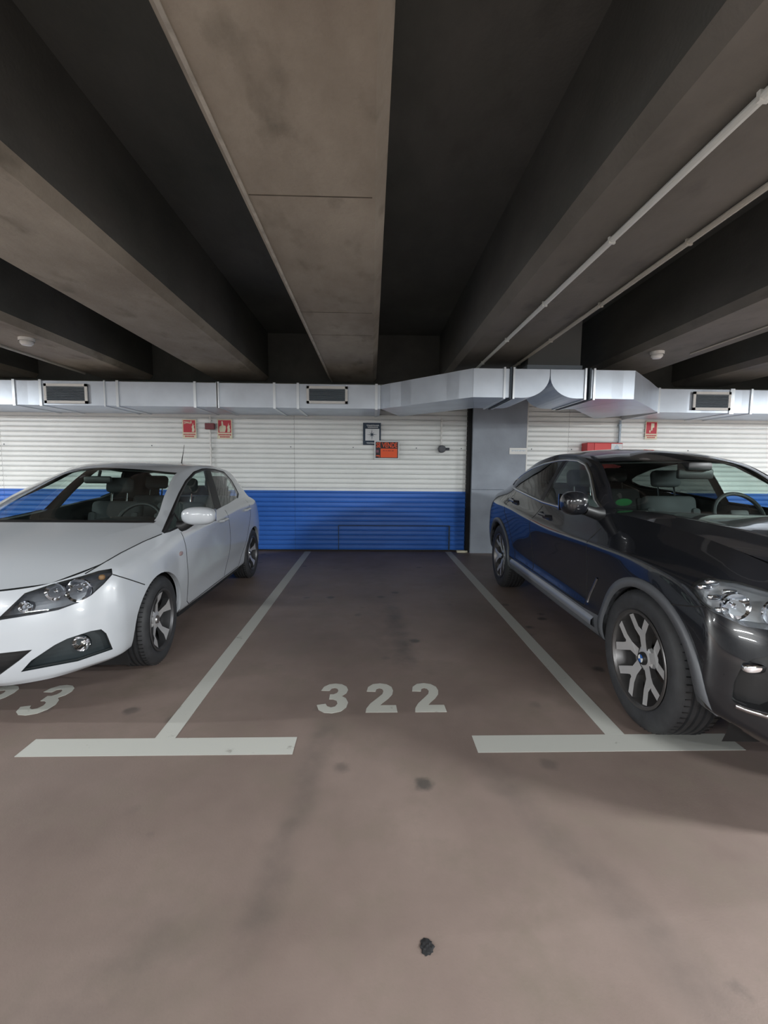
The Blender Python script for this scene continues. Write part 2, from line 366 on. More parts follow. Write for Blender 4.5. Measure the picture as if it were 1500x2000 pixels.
# ------------------------------------------------------------------ ventilation duct
YD, YDB, ZD0, ZD1 = 6.40, 7.31, 2.185, 2.51
YJ, YJB = 5.27, 6.20
duct = empty('ventilation_duct', (0, YD, ZD0)); tag(duct, 'galvanised steel ventilation duct running along the back wall', 'duct')
def dpart(mb, name, mat, smooth=False): return under(mb.build(name, mat, None, smooth), duct)
def X64(px): return at((px, 770), 1, YD).x
def XJ(px): return at((px, 750), 1, YJ).x
def duct_box(f0, f1, b0, b1, strips=6, z0=ZD0, z1=ZD1, dep=.007):
    """front edge f0->f1, back edge b0->b1 in plan; front sheet lightly creased into strips"""
    mb = MB(); f0, f1, b0, b1 = (Vector((*p, 0)) for p in (f0, f1, b0, b1))
    t = (f1 - f0); nrm = Vector((t.y, -t.x, 0)).normalized(); n = strips
    V = []; offs = [0] + [random.uniform(-dep, dep) for _ in range(n - 1)] + [0]
    for i in range(n + 1):
        p = f0.lerp(f1, i / n) + nrm * offs[i]; q = b0.lerp(b1, i / n)
        V += [p + Vector((0, 0, z0)), p + Vector((0, 0, z1)), q + Vector((0, 0, z0)), q + Vector((0, 0, z1))]
    Fc = []
    for i in range(n):
        a, c = 4 * i, 4 * i + 4
        Fc += [(a, c, c + 1, a + 1), (a + 2, a + 3, c + 3, c + 2), (a, a + 2, c + 2, c), (a + 1, c + 1, c + 3, a + 3)]
    Fc += [(0, 1, 3, 2), (4 * n, 4 * n + 2, 4 * n + 3, 4 * n + 1)]
    return mb.add(V, Fc)
def collar(x, y0, y1, wd=.035, mat=None, proud=.014, z0=ZD0, z1=ZD1):
    return dpart(MB().box((x - wd / 2, y0 - proud, z0 - proud), (x + wd / 2, y1 + .004, z1 + proud)), 'duct_flange', mat or M_ductb)
xs = [-11.9, -7.4] + [X64(p) for p in (28, 80, 230, 381, 426, 536, 582, 735)] + [.12]
for i in range(len(xs) - 1):
    big = (xs[i + 1] - xs[i]) > .6
    dpart(duct_box((xs[i] + .002, YD), (xs[i + 1] - .002, YD), (xs[i] + .002, YDB), (xs[i + 1] - .002, YDB), max(2, int((xs[i + 1] - xs[i]) / .17)), dep=.004 if big else .009), 'duct_section', M_duct)
    if 0 < i: collar(xs[i], YD, YDB)
for p in (205, 424): collar(X64(p), YD, YDB, .02, M_ductb)
# jog forward
xa, xb, xc_, xd = XJ(924), XJ(1240), 4.06, 11.9
dpart(duct_box((.122, YD), (xa, YJ), (.45, YDB), (xa + .22, YJB), 8, dep=.010), 'duct_section', M_duct)
x1_, x2_ = XJ(1000), XJ(1150)
dpart(duct_box((xa + .002, YJ), (x1_ - .002, YJ), (xa + .222, YJB), (x1_ - .002, YJB), 2, dep=.003), 'duct_section', M_duct)
dpart(duct_box((x2_ + .002, YJ), (xb - .002, YJ), (x2_ + .002, YJB), (xb - .3, YJB), 4, dep=.004), 'duct_section', M_duct)
dpart(duct_box((xb, YJ), (xc_, YD), (xb - .28, YJB), (3.6, YDB), 6, dep=.006), 'duct_section', M_duct)
for px_, m_ in ((985, M_ductb), (997, M_gasket), (1003, M_ductb), (1143, M_ductb), (1152, M_gasket), (1160, M_ductb)): collar(XJ(px_), YJ, YJB, .022, m_, .016)
# pair of elbows meeting under the riser
xm = XJ(1074); R_ = ZD1 - ZD0 - .07
for s, x_ in ((-1, x1_ + .025), (1, x2_ - .025)):
    pts = [(x_, ZD1 - .0), (x_, ZD0), (xm + s * (R_ + .06), ZD0)]
    pts += [(xm + s * (R_ + .06) - s * (R_ + .06 - .004) * math.sin(math.radians(a)), ZD0 + R_ * (1 - math.cos(math.radians(a)))) for a in range(9, 91, 9)]
    pts += [(xm + s * .004, ZD1)]
    dpart(MB().prism(pts, YJ, YJB, 1), 'duct_elbow', M_duct)
dpart(MB().box((1.955, 5.76, ZD1), (2.62, 6.2, ZS - .01)), 'duct_riser', plain('riser_steel', (.16, .17, .17), .6, .4))
dpart(MB().box((1.94, 5.74, 2.60), (2.64, 6.21, 2.665)), 'riser_flange', M_louv)
# right run
xs = [xc_] + [5.1] + [X64(p) for p in (1432, 1468)] + [6.6, 11.9]
xs = sorted(xs)
for i in range(len(xs) - 1):
    dpart(duct_box((xs[i] + .002, YD), (xs[i + 1] - .002, YD), (xs[i] + .002, YDB), (xs[i + 1] - .002, YDB), max(2, int((xs[i + 1] - xs[i]) / .2)), dep=.005), 'duct_section', M_duct)
    collar(xs[i], YD, YDB, .03)
# supply grilles
def vent(px0, px1, py0, py1, lab):
    a, b = at((px0, py1), 1, YD - .02), at((px1, py0), 1, YD - .02)
    x0, x1, z0, z1 = a.x, b.x, max(a.z, ZD0 + .02), min(b.z, ZD1 - .02)
    r = empty('vent_grille', ((x0 + x1) / 2, YD - .02, z0)); tag(r, lab, 'vent')
    y = YD - .016; t = .035
    f = MB().box((x0, y - .016, z0), (x1, y, z0 + t)).box((x0, y - .016, z1 - t), (x1, y, z1)).box((x0, y - .016, z0), (x0 + t, y, z1)).box((x1 - t, y - .016, z0), (x1, y, z1))
    under(f.build('frame', M_white), r)
    under(MB().box((x0 + .01, y - .003, z0 + .01), (x1 - .01, y - .001, z1 - .01)).build('backing', M_dark), r)
    n = 9; sm = None
    for k in range(n):
        z = z0 + t + (z1 - z0 - 2 * t) * (k + .5) / n
        if sm is None:
            o = MB().box((x0 + t, -.0115, -.0015), (x1 - t, .0115, .0015)).build('slat', M_louv); sm = o.data
        else: o = link(bpy.data.objects.new('slat', sm))
        o.location = (0, y - .012, z); o.rotation_euler = (math.radians(38), 0, 0)
        under(o, r)
vent(88, 170, 750, 790, 'white framed louvre grille in the duct above the white hatchback')
vent(599, 679, 755, 788, 'white framed louvre grille in the duct above the empty bay')
vent(1352, 1428, 766, 801, 'white framed louvre grille in the duct above the black car')

# ------------------------------------------------------------------ things on the back wall
def text_mesh(name, s, size, mat, parent, loc, bold=.0, align='CENTER', sx=1.0):
    cu = bpy.data.curves.new(name, 'FONT'); cu.body = s; cu.size = size; cu.align_x = align; cu.align_y = 'CENTER'; cu.offset = bold; cu.resolution_u = 3; cu.extrude = .0006
    t = bpy.data.objects.new(name + '_tmp', cu); col.objects.link(t)
    me = bpy.data.meshes.new_from_object(t.evaluated_get(bpy.context.evaluated_depsgraph_get()))
    bpy.data.objects.remove(t)
    me.materials.clear(); me.materials.append(mat)
    xs_ = [v.co.x for v in me.vertices]; zs_ = [v.co.y for v in me.vertices]; wx, hz = max(xs_) - min(xs_), max(zs_) - min(zs_); mx_, mz_ = (max(xs_) + min(xs_)) / 2, (max(zs_) + min(zs_)) / 2
    for v in me.vertices: v.co.x = (v.co.x - mx_) * sx / wx; v.co.y = (v.co.y - mz_) * size / hz
    o = link(bpy.data.objects.new(name, me)); o.location = loc; o.rotation_euler = (math.radians(90), 0, 0)
    return under(o, parent)
YF = YW - .027       # plane of wall mounted plates
def plate_rect(px0, px1, py0, py1, y=YF):
    a, b = at((px0, py1), 1, y), at((px1, py0), 1, y); return a.x, b.x, a.z, b.z
def R2(mb, x0, x1, z0, z1, y, th=.0012): return mb.box((x0, y - th, z0), (x1, y, z1))
def fire_sign(rect, lab, kind):
    x0, x1, z0, z1 = rect; w_, h_ = x1 - x0, z1 - z0
    r = empty('fire_sign', ((x0 + x1) / 2, YF, z0)); tag(r, lab, 'sign')
    under(MB().box((x0, YF - .003, z0), (x1, YF, z1)).build('plate', M_cream), r)
    y = YF - .0032; e = w_ * .07; zs = z0 + h_ * .31
    under(R2(MB(), x0 + e, x1 - e, zs, z1 - e, y).build('red_field', M_redsign), r)
    U = lambda u: x0 + e + (w_ - 2 * e) * u
    Vv = lambda v: zs + (z1 - e - zs) * v
    pic = MB(); y2 = y - .0014
    def poly(pts): pic.prism([(U(a), Vv(b)) for a, b in pts], y2 - .001, y2, 1)
    flame = [(.70, .05), (.90, .05), (.94, .25), (.88, .45), (.93, .62), (.84, .55), (.82, .80), (.76, .58), (.70, .45), (.73, .28)]
    if kind == 'press':
        poly([(.10, .05), (.52, .05), (.60, .35), (.58, .55), (.40, .60), (.36, .92), (.26, .92), (.26, .58), (.10, .50), (.06, .3)]); poly(flame)
    elif kind == 'hose':
        poly([(.05, .82), (.66, .82), (.66, .86), (.05, .90)]); poly([(.62, .75), (.70, .75), (.70, .95), (.62, .95)]); poly([(.05, .68), (.3, .76), (.62, .70), (.62, .74), (.3, .80), (.05, .73)]); poly(flame)
    else:
        poly([(.25, .25), (.45, .25), (.45, .9), (.75, .9), (.75, .55), (.6, .5), (.6, .3), (.45, .25)]); poly([(.3, .1), (.42, .1), (.42, .3), (.3, .3)])
    under(pic.build('pictogram', M_cream), r)
    tx = MB()
    for row in range(2):
        zc = z0 + h_ * (.21 - .11 * row); n = 9
        for k in range(n):
            if row and k in (0, 8): continue
            a = x0 + e + (w_ - 2 * e) * (k + .1) / n; tx.box((a, y - .001, zc - h_ * .035), (a + (w_ - 2 * e) / n * .75, y, zc + h_ * .035))
    under(tx.build('lettering', M_redsign), r)
fire_sign(plate_rect(357, 383, 819, 856), 'red hose sign with a flame beside the red alarm box', 'hose')
fire_sign(plate_rect(425, 453, 819, 857), 'red sign with a pressing hand and flame', 'press')
fire_sign(plate_rect(1259, 1285, 823, 858), 'small red fire sign above the roof of the black car', 'ext')

# orange for sale board
x0, x1, z0, z1 = plate_rect(731, 780, 861, 897, YF - .012)
r = empty('for_sale_board', ((x0 + x1) / 2, YF - .012, z0)); tag(r, 'orange SE VENDE sale board on the corrugated wall', 'sign')
yy = YF - .012; w_, h_ = x1 - x0, z1 - z0
under(MB().box((x0, yy - .004, z0), (x1, yy, z1)).build('plate', M_paper), r)
mb = MB(); y = yy - .0042
R2(mb, x0 + .02, x1 - .02, z0 + .02, z1 - .02, y); under(mb.build('black_field', M_ink), r)
mb = MB(); R2(mb, x0 + w_ * .25, x1 - .032, z0 + .03, z0 + h_ * .58, y - .0014); R2(mb, x0 + .03, x0 + w_ * .215, z0 + .03, z0 + h_ * .22, y - .0014); under(mb.build('orange_panel', M_orange), r)
mb = MB(); cx_ = x0 + w_ * .125; zz = z0 + h_ * .12
R2(mb, cx_ - .022, cx_ + .022, zz - .008, zz + .006, y - .003); R2(mb, cx_ - .03, cx_ + .03, zz + .008, zz + .016, y - .003); under(mb.build('phone_icon', M_ink), r)
mb = MB(); R2(mb, cx_ - .02, cx_ + .02, z0 + h_ * .36, z0 + h_ * .5, y - .0014); under(mb.build('house_icon', plain('icon_violet', (.22, .08, .12), .6)), r)
text_mesh('lettering', 'SE VENDE', h_ * .27, M_orange, r, ((x0 + x1) / 2, y - .0024, z1 - h_ * .235), .0012, sx=w_ * .84)
mb = MB()
for k, (a, b_) in enumerate(((.34, .42), (.45, .5), (.53, .66), (.69, .78))): R2(mb, x0 + w_ * a, x0 + w_ * b_, z0 + h_ * .43, z0 + h_ * .50, y - .003)
under(mb.build('handwriting', plain('marker_orange', (.55, .07, .03), .6)), r)

# blue and white compass poster, half behind the sale board
x0, x1, z0, z1 = plate_rect(709, 744, 826, 869, YF)
r = empty('compass_poster', ((x0 + x1) / 2, YF, z0)); tag(r, 'dark framed poster with a compass star, corner behind the orange board', 'poster')
w_, h_ = x1 - x0, z1 - z0
under(MB().box((x0, YF - .0025, z0), (x1, YF, z1)).build('sheet', M_navy), r)
under(R2(MB(), x0 + w_ * .13, x1 - w_ * .09, z0 + h_ * .20, z1 - h_ * .27, YF - .0027).build('white_field', M_paper), r)
mb = MB(); cx_, cz_ = x0 + w_ * .5, z0 + h_ * .47
for k in range(8):
    a = math.radians(45 * k); ln = h_ * (.25 if k % 2 == 0 else .15)
    p = lambda a_, l_: (cx_ + math.cos(a_) * l_, cz_ + math.sin(a_) * l_)
    mb.prism([p(a, ln), p(a + .7, h_ * .045), p(a, h_ * .0), p(a - .25, h_ * .03)], YF - .0055, YF - .0042, 1)
under(mb.build('compass_star', M_navy), r)
mb = MB()
def squig(u0, u1, v, amp, n=26):
    pts = [(x0 + w_ * (u0 + (u1 - u0) * i / n), YF - .0035, z0 + h_ * (v + amp * math.sin(i * 1.9) * (1 if i % 5 else 1.8))) for i in range(n + 1)]
    mb.tube(pts, .006, 4)
for sq in ((.2, .9, .88, .03), (.25, .85, .80, .02), (.2, .7, .09, .02)):
    mb = MB(); squig(*sq); under(mb.build('script_lettering', M_paper), r)

# conduits, alarm box, socket box, hose cabinet
def conduit(px, py0, py1, lab, y=YW - .042, rad=.013, mat=M_white):
    a, b = at((px, py0), 1, y), at((px, py1), 1, y)
    o = empty('conduit', (a.x, y, b.z)); tag(o, lab, 'conduit')
    under(MB().tube([(a.x, y, ZD0 - .022), (a.x, y, b.z)], rad, 10).sbuild('pipe', mat), o)
    z = ZD0 - .10
    while z > b.z:
        under(MB().box((a.x - .02, y - .016, z - .012), (a.x + .02, YW + .002, z + .012)).build('clip', mat), o); z -= .45
conduit(410, 815, 1060, 'white vertical conduit between the two red fire signs')
conduit(863, 815, 870, 'white vertical conduit ending at the dark round socket')
conduit(1212, 815, 1000, 'grey vertical conduit above the red hose cabinet', rad=.02, mat=M_louv)
x0, x1, z0, z1 = plate_rect(402, 420, 827, 839, YW - .07)
r = empty('alarm_box', ((x0 + x1) / 2, YW, z0)); tag(r, 'dark red alarm box on the white conduit', 'alarm')
under(MB().rbox((x0, YW - .120, z0), (x1, YW - .0605, z1), .008).build('case', plain('alarm_red', (.16, .02, .03), .4)), r)
for q0, q1 in ((x0 + .01, x0 + .035), (x1 - .035, x1 - .01)): under(MB().box((q0, YW - .061, z0 + .01), (q1, YW, z1 - .01)).build('bracket', M_louv), r)
c_ = at((863, 877), 1, YW - .05)
r = empty('round_socket', c_); tag(r, 'dark round socket box under the white conduit', 'socket')
MY = Matrix.Rotation(math.radians(90), 4, 'Z')
under(MB().lathe([(0, -.05), (.05, -.05), (.06, -.035), (.06, .05)], 20, M=Matrix.Translation(c_) @ Matrix.Rotation(math.radians(90), 4, 'Z')).sbuild('case', plain('socket_grey', (.07, .075, .09), .5)), r)
under(MB().tube([c_ + Vector((.05, 0, 0)), c_ + Vector((.12, -.01, 0))], .022, 10).sbuild('plug', MATS['socket_grey']), r)
x0, x1, z0, z1 = plate_rect(1143, 1217, 865, 945, YW - .2)
r = empty('hose_cabinet', ((x0 + x1) / 2, YW, z0)); tag(r, 'red fire hose cabinet behind the roof of the black car', 'cabinet')
under(MB().rbox((x0, YW - .20, z0), (x1 + .0, YW + .001, z1), .01).build('body', M_red), r)
under(MB().box((x0 + .12, YW - .206, z0 + .04), (x1 - .20, YW - .2, z1 - .012)).build('door', plain('cabinet_door_red', (.62, .05, .05), .35)), r)
under(MB().box((x1 - .19, YW - .2045, z1 - .26), (x1 - .01, YW - .2, z1 - .015)).build('sticker', M_paper), r)
under(MB().prism([(x1 - .15, z1 - .12), (x1 - .05, z1 - .12), (x1 - .07, z1 - .06), (x1 - .10, z1 - .03), (x1 - .13, z1 - .06)], YW - .2065, YW - .205, 1).build('sticker_mark', M_louv), r)

# conduits and detectors under the beams
def beam_pipe(x, z, y0, y1, rad, lab, mat, clips=3):
    o = empty('ceiling_conduit', (x, y1, z)); tag(o, lab, 'conduit')
    under(MB().tube([(x, y0, z), (x, y1, z)], rad, 10).sbuild('pipe', mat), o)
    for k in range(clips):
        y = y0 + (y1 - y0) * (k + .5) / clips
        under(MB().box((x - rad * 1.12, y - .008, z - rad * 1.06), (x + rad * 1.12, y + .008, z + rad + .002)).build('clip', mat), o)
M_pipe = plain('pipe_pvc', (.70, .73, .70), .4); M_pipe2 = plain('pipe_dusty', (.46, .44, .38), .6)
beam_pipe(1.40, ZB - .019, -6, 6.35, .018, 'bright white conduit along the middle of a beam underside', M_pipe, 12)
beam_pipe(1.862, ZB - .018, -6, 6.35, .017, 'dusty conduit along the right edge of the beam', M_pipe2, 12)
beam_pipe(3.69, ZB - .010, -6, at((1290, 694), 2, ZB - .03).y, .008, 'thin cable conduit leading to a detector over the black car', M_pipe2, 4)
beam_pipe(-4.22, ZB - .008, -6, 6.9, .018, 'pale conduit along a beam above the white car', M_pipe2, 4)
beam_pipe(-3.93, ZB - .008, -6, at((52, 660), 2, ZB - .03).y, .009, 'thin conduit leading to a detector over the white car', M_pipe2, 4)
def detector(px, lab):
    p = at(px, 2, ZB - .04)
    r = empty('smoke_detector', (p.x, p.y, ZB)); tag(r, lab, 'detector')
    M = Matrix.Translation((p.x, p.y, ZB)) @ Matrix.Rotation(math.radians(90), 4, 'Y')
    under(MB().lathe([(0, 0), (.075, 0), (.075, .035)], 24, M=M).sbuild('base', M_white), r)
    under(MB().lathe([(.062, .035), (.062, .055), (.045, .075), (0, .08)], 24, M=M).sbuild('sensor_head', M_white), r)
detector((52, 668), 'white smoke detector under a beam above the white hatchback')
detector((1283, 694), 'white smoke detector under a beam above the black car')

# ------------------------------------------------------------------ unseen fluorescent fittings over the aisle and neighbouring bays, part of them added as fill
for i, (x, y, z, k, tl) in enumerate(LAMPS):
    r = empty('fluorescent_lamp', (x, y, z + .1)); tag(r, 'unseen white fluorescent ceiling fitting hung below the beams', 'lamp', 'fluorescent fittings over the aisle')
    MB().box((-.65, -.06, -.04), (.65, .06, .0)).build('housing', M_white, r)
    for dx in (-.5, .5): MB().tube([(dx, 0, 0), (dx, 0, ZB - z - .1 if abs(x) < 99 else .1)], .006, 6).build('hanger', M_white, r)
    MB().tube([(-.6, 0, -.055), (.6, 0, -.055)], .014, 10).sbuild('tube', M_tube, r)
    ld = bpy.data.lights.new('tube_light', 'AREA'); ld.shape = 'RECTANGLE'; ld.size = 1.2; ld.size_y = .08; ld.energy = LAMP_W * k; ld.color = (.95, .99, 1.0)
    lo = bpy.data.objects.new('tube_light', ld); link(lo, r); lo.location = (0, 0, -.075); lo.rotation_euler = (math.radians(tl), 0, 0)

# ------------------------------------------------------------------ cars: lofted half shell, cut into panels, mirrored
def pchip(t, y, tt):
    t = np.asarray(t, float); y = np.asarray(y, float); tt = np.asarray(tt, float)
    h = np.diff(t)[:, None]; d = np.diff(y, axis=0) / h; n = len(t); m = np.zeros_like(y)
    m[0] = d[0]; m[-1] = d[-1]
    for i in range(1, n - 1):
        a, b = d[i - 1], d[i]; w1 = 2 * h[i] + h[i - 1]; w2 = h[i] + 2 * h[i - 1]
        with np.errstate(divide='ignore', invalid='ignore'):
            hm = (w1 + w2) / (w1 / a + w2 / b)
        m[i] = np.where(a * b > 0, hm, 0)
    k = np.clip(np.searchsorted(t, tt, 'right') - 1, 0, n - 2); hh = (t[k + 1] - t[k])[:, None]; u = ((tt - t[k])[:, None]) / hh
    return (2 * u**3 - 3 * u**2 + 1) * y[k] + (u**3 - 2 * u**2 + u) * hh * m[k] + (-2 * u**3 + 3 * u**2) * y[k + 1] + (u**3 - u**2) * hh * m[k + 1]
def knots(C):       # C[row][col][3] -> common column knots
    d = np.linalg.norm(np.diff(C, axis=1), axis=2).mean(0); return np.concatenate([[0], np.cumsum(np.maximum(d, .02))])
def sub(t, n): return np.concatenate([np.linspace(t[i], t[i + 1], n, endpoint=False) for i in range(len(t) - 1)] + [[t[-1]]])
def surface(C, ncol, nrow, ghost=None):
    C = np.asarray(C, float); tc = knots(C); dense = np.array([pchip(tc, C[k], sub(tc, ncol)) for k in range(len(C))])
    tr = knots(np.transpose(C, (1, 0, 2)))
    if ghost is not None:
        g = dense[ghost].copy(); g[:, 0] *= -1; dense2 = np.concatenate([dense, g[None]]); tr2 = np.concatenate([tr, [tr[-1] + tr[-1] - tr[ghost]]])
    else: dense2, tr2 = dense, tr
    rr = sub(tr, nrow)
    return np.array([pchip(tr2, dense2[:, j], rr) for j in range(dense.shape[1])]), tc     # [col][row][3]

class Car:
    def __init__(s, name, label, loc, psi, side):
        s.root = empty(name, (loc[0], loc[1], 0), -psi); tag(s.root, label, 'car')
        s.c, s.psi, s.s = Vector((loc[0], loc[1], 0)), psi, side
        s.bm = bmesh.new(); s.U = s.bm.faces.layers.float.new('u'); s.V = s.bm.faces.layers.float.new('v')
        s.P = s.bm.faces.layers.int.new('patch'); s.L = s.bm.faces.layers.int.new('lab'); s.names = ['body']
    def half(s, p):       # world -> half shell coordinates (x > 0 on the side that faces the bay)
        p = Vector(p) - s.c; c, n = math.cos(s.psi), math.sin(s.psi)
        return Vector(((p.x * c - p.y * n) * s.s, p.x * n + p.y * c, p.z))
    def world(s, q):
        x = q[0] * s.s; c, n = math.cos(s.psi), math.sin(s.psi)
        return s.c + Vector((x * c + q[1] * n, -x * n + q[1] * c, q[2]))
    def px(s, q):
        d = s.world(q) - CAM; z = d.dot(c_fw); return (750 + FPX * d.dot(c_rt) / z, 1000 - FPX * d.dot(c_up) / z)
    def raydir(s, px):
        return s.half(s.c + ray(px))
    def eye(s): return s.half(CAM)
    def add_patch(s, G, pid, ncol, nrow):
        bm = s.bm; nc, nr = G.shape[:2]
        V = [[bm.verts.new(G[j, i]) for i in range(nr)] for j in range(nc)]
        for j in range(nc - 1):
            for i in range(nr - 1):
                vs_ = [V[j][i], V[j + 1][i], V[j + 1][i + 1], V[j][i + 1]]
                try: f = bm.faces.new(vs_)
                except ValueError: continue
                f[s.U] = (j + .5) / ncol; f[s.V] = (i + .5) / nrow; f[s.P] = pid; f.smooth = True
    def finish_shell(s):
        bm = s.bm
        bmesh.ops.dissolve_degenerate(bm, dist=1e-5, edges=bm.edges[:])
        bmesh.ops.recalc_face_normals(bm, faces=bm.faces[:])
        for pid in (0, 1):
            fs = [f for f in bm.faces if f[s.P] == pid]
            # outward orientation per patch: sides look to +x, tops look up
            sc = sum((f.normal.x if pid == 0 else f.normal.z) * f.calc_area() for f in fs)
            if sc < 0: bmesh.ops.reverse_faces(bm, faces=fs)
        bm.normal_update(); s.bvh = BVHTree.FromBMesh(bm)
    def lab(s, n):
        if n not in s.names: s.names.append(n)
        return s.names.index(n)
    def side_pt(s, y, z):
        h = s.bvh.ray_cast(Vector((3, y, z)), Vector((-1, 0, 0))); return (h[0], h[1]) if h[0] else (None, None)
    def front_pt(s, x, z):
        h = s.bvh.ray_cast(Vector((x, -4, z)), Vector((0, 1, 0))); return (h[0], h[1]) if h[0] else (None, None)
    def top_pt(s, x, y):
        h = s.bvh.ray_cast(Vector((x, y, 4)), Vector((0, 0, -1))); return (h[0], h[1]) if h[0] else (None, None)
    def px_pt(s, px):
        h = s.bvh.ray_cast(s.eye(), s.raydir(px).normalized()); return (h[0], h[1]) if h[0] else (None, None)
    def cut(s, poly, label, mode='side', ok=lambda f, c: True, relabel=True):
        """cut the shell along a polygon seen in a projection and label what lies inside"""
        bm = s.bm
        if mode == 'side': to2 = lambda p: (p.y, p.z); d = Vector((1, 0, 0)); P3 = [Vector((0, a, b)) for a, b in poly]
        elif mode == 'front': to2 = lambda p: (p.x, p.z); d = Vector((0, 1, 0)); P3 = [Vector((a, 0, b)) for a, b in poly]
        elif mode == 'top': to2 = lambda p: (p.x, p.y); d = Vector((0, 0, 1)); P3 = [Vector((a, b, 0)) for a, b in poly]
        else: to2 = lambda p: s.px(p); e = s.eye(); P3 = [e + s.raydir(q) for q in poly]
        n = len(poly); xs_ = [p[0] for p in poly]; ys_ = [p[1] for p in poly]
        cand = [f for f in bm.faces if ok(f, f.calc_center_median())]
        for i in range(n):
            a, b = poly[i], poly[(i + 1) % n]
            lo = (min(a[0], b[0]), min(a[1], b[1])); hi = (max(a[0], b[0]), max(a[1], b[1]))
            no = (P3[(i + 1) % n] - P3[i]).cross(d) if mode != 'px' else (P3[i] - e).cross(P3[(i + 1) % n] - e)
            if no.length < 1e-12: continue
            co = P3[i] if mode != 'px' else e
            sel = []
            for f in cand:
                if not f.is_valid: continue
                q = [to2(v.co) for v in f.verts]
                if max(k[0] for k in q) < lo[0] or min(k[0] for k in q) > hi[0] or max(k[1] for k in q) < lo[1] or min(k[1] for k in q) > hi[1]: continue
                sel.append(f)
            if not sel: continue
            geom = list({v for f in sel for v in f.verts}) + list({g for f in sel for g in f.edges}) + sel
            bmesh.ops.bisect_plane(bm, geom=geom, dist=1e-5, plane_co=co, plane_no=no.normalized())
            cand = [f for f in bm.faces if ok(f, f.calc_center_median())]
        if relabel:
            L = s.lab(label)
            for f in cand:
                c = f.calc_center_median(); q = to2(c); ins = False; j = n - 1
                for i in range(n):
                    if (ys_[i] > q[1]) != (ys_[j] > q[1]) and q[0] < (xs_[j] - xs_[i]) * (q[1] - ys_[i]) / (ys_[j] - ys_[i]) + xs_[i]: ins = not ins
                    j = i
                if ins: f[s.L] = L
    def faces(s, label): L = s.lab(label); return [f for f in s.bm.faces if f[s.L] == L]
    def geo(s, fs, off=0.0):
        idx = {}; V = []; N = []; Fc = []
        for f in fs:
            r = []
            for v in f.verts:
                if v not in idx:
                    idx[v] = len(V); nn = v.normal.copy(); co = v.co + nn * off
                    if abs(v.co.x) < 1e-4: nn.x = 0; nn.normalize(); co.x = 0
                    V.append(co); N.append(nn)
                r.append(idx[v])
            Fc.append(r)
        return V, N, Fc
    def mirror(s, V, N, Fc, sg):
        if sg > 0: return V, N, Fc
        return [Vector((-v.x, v.y, v.z)) for v in V], [Vector((-v.x, v.y, v.z)) for v in N], [f[::-1] for f in Fc]
    def piece(s, label, name, mat, central=False, inner=None, off=0.0, thick=.022, parent=None):
        """panel object(s): outer sheet with the shell's normals, inner lining sheet behind it"""
        fs = s.faces(label)
        if not fs: return []
        V, N, Fc = s.geo(fs, off)
        if inner:
            n = len(V); V = V + [v - k * thick for v, k in zip(V, N)]; mi = [0] * len(Fc) + [1] * len(Fc)
            for i in range(n):
                if abs(V[i].x) < 1e-4: V[n + i].x = 0
            N = N + [-k for k in N]; Fc = Fc + [[i + n for i in f[::-1]] for f in Fc]; mats = [mat, inner]
        else: mi = [0] * len(Fc); mats = [mat]
        out = []
        if central:
            a = s.mirror(V, N, Fc, 1); b = s.mirror(V, N, Fc, -1); n = len(V)
            out.append(meshobj(name, a[0] + b[0], a[2] + [[i + n for i in f] for f in b[2]], None, s.root if parent is None else parent, True, mats, mi + mi, a[1] + b[1]))
        else:
            for sg in (s.s, -s.s):
                a = s.mirror(V, N, Fc, sg); out.append(meshobj(name, a[0], a[2], None, s.root if parent is None else parent, True, mats, mi, a[1]))
        return out
    def bucket(s, label, name, mat, vec, central=False, shrink=.0):
        """recess: the labelled area pushed inwards by vec with side walls"""
        fs = s.faces(label)
        if not fs: return []
        V, N, Fc = s.geo(fs); n = len(V); idx = {}
        for f, r in zip(fs, Fc):
            for v, i in zip(f.verts, r): idx[v] = i
        S_ = set(fs); cen = sum(V, Vector()) / n
        V2 = [v + Vector(vec) + (cen - v) * shrink for v in V]
        if central:
            for i in range(n):
                if abs(V[i].x) < 1e-4: V2[i].x = 0
        F2 = [[i + n for i in f] for f in Fc]
        for f in fs:
            for e in f.edges:
                if sum(1 for g in e.link_faces if g in S_) == 1:
                    a, b = (idx[v] for v in e.verts)
                    if central and abs(V[a].x) < 1e-4 and abs(V[b].x) < 1e-4: continue
                    F2.append([a, b, b + n, a + n])
        out = []
        for sg in ((1,) if central else (s.s, -s.s)):
            VV, _, FF = s.mirror(V + V2, V + V2, F2, sg)
            if central:
                V3, _, F3 = s.mirror(V + V2, V + V2, F2, -1); m = len(VV); VV = VV + V3; FF = FF + [[i + m for i in f] for f in F3]
            out.append(meshobj(name, VV, FF, mat, s.root, False))
        return out
    def pair(s, make, both=True):
        """make(sign) builds an object from half coordinates; once per side"""
        return [make(sg) for sg in ((s.s, -s.s) if both else (s.s,))]
    def flip(s, pts, sg): return [Vector((p[0] * sg, p[1], p[2])) for p in pts]
    def ribbon(s, pts2, mode, name, mat, wd=.006, lift=.0012, closed=False, both=True, step=.025, central=False, parents=None):
        """thin strip following the shell under a projected polyline"""
        P = []; n = len(pts2)
        for i in range(n if closed else n - 1):
            a, b = pts2[i], pts2[(i + 1) % n]; ln = math.hypot(b[0] - a[0], b[1] - a[1]); st = step if mode != 'px' else 4
            m = max(1, int(ln / st))
            for k in range(m): P.append((a[0] + (b[0] - a[0]) * k / m, a[1] + (b[1] - a[1]) * k / m))
        if not closed: P.append(pts2[-1])
        fn = {'side': s.side_pt, 'front': s.front_pt, 'top': s.top_pt, 'px': lambda a, b: s.px_pt((a, b))}[mode]
        H = [fn(*p) for p in P]; H = [h for h in H if h[0] is not None]
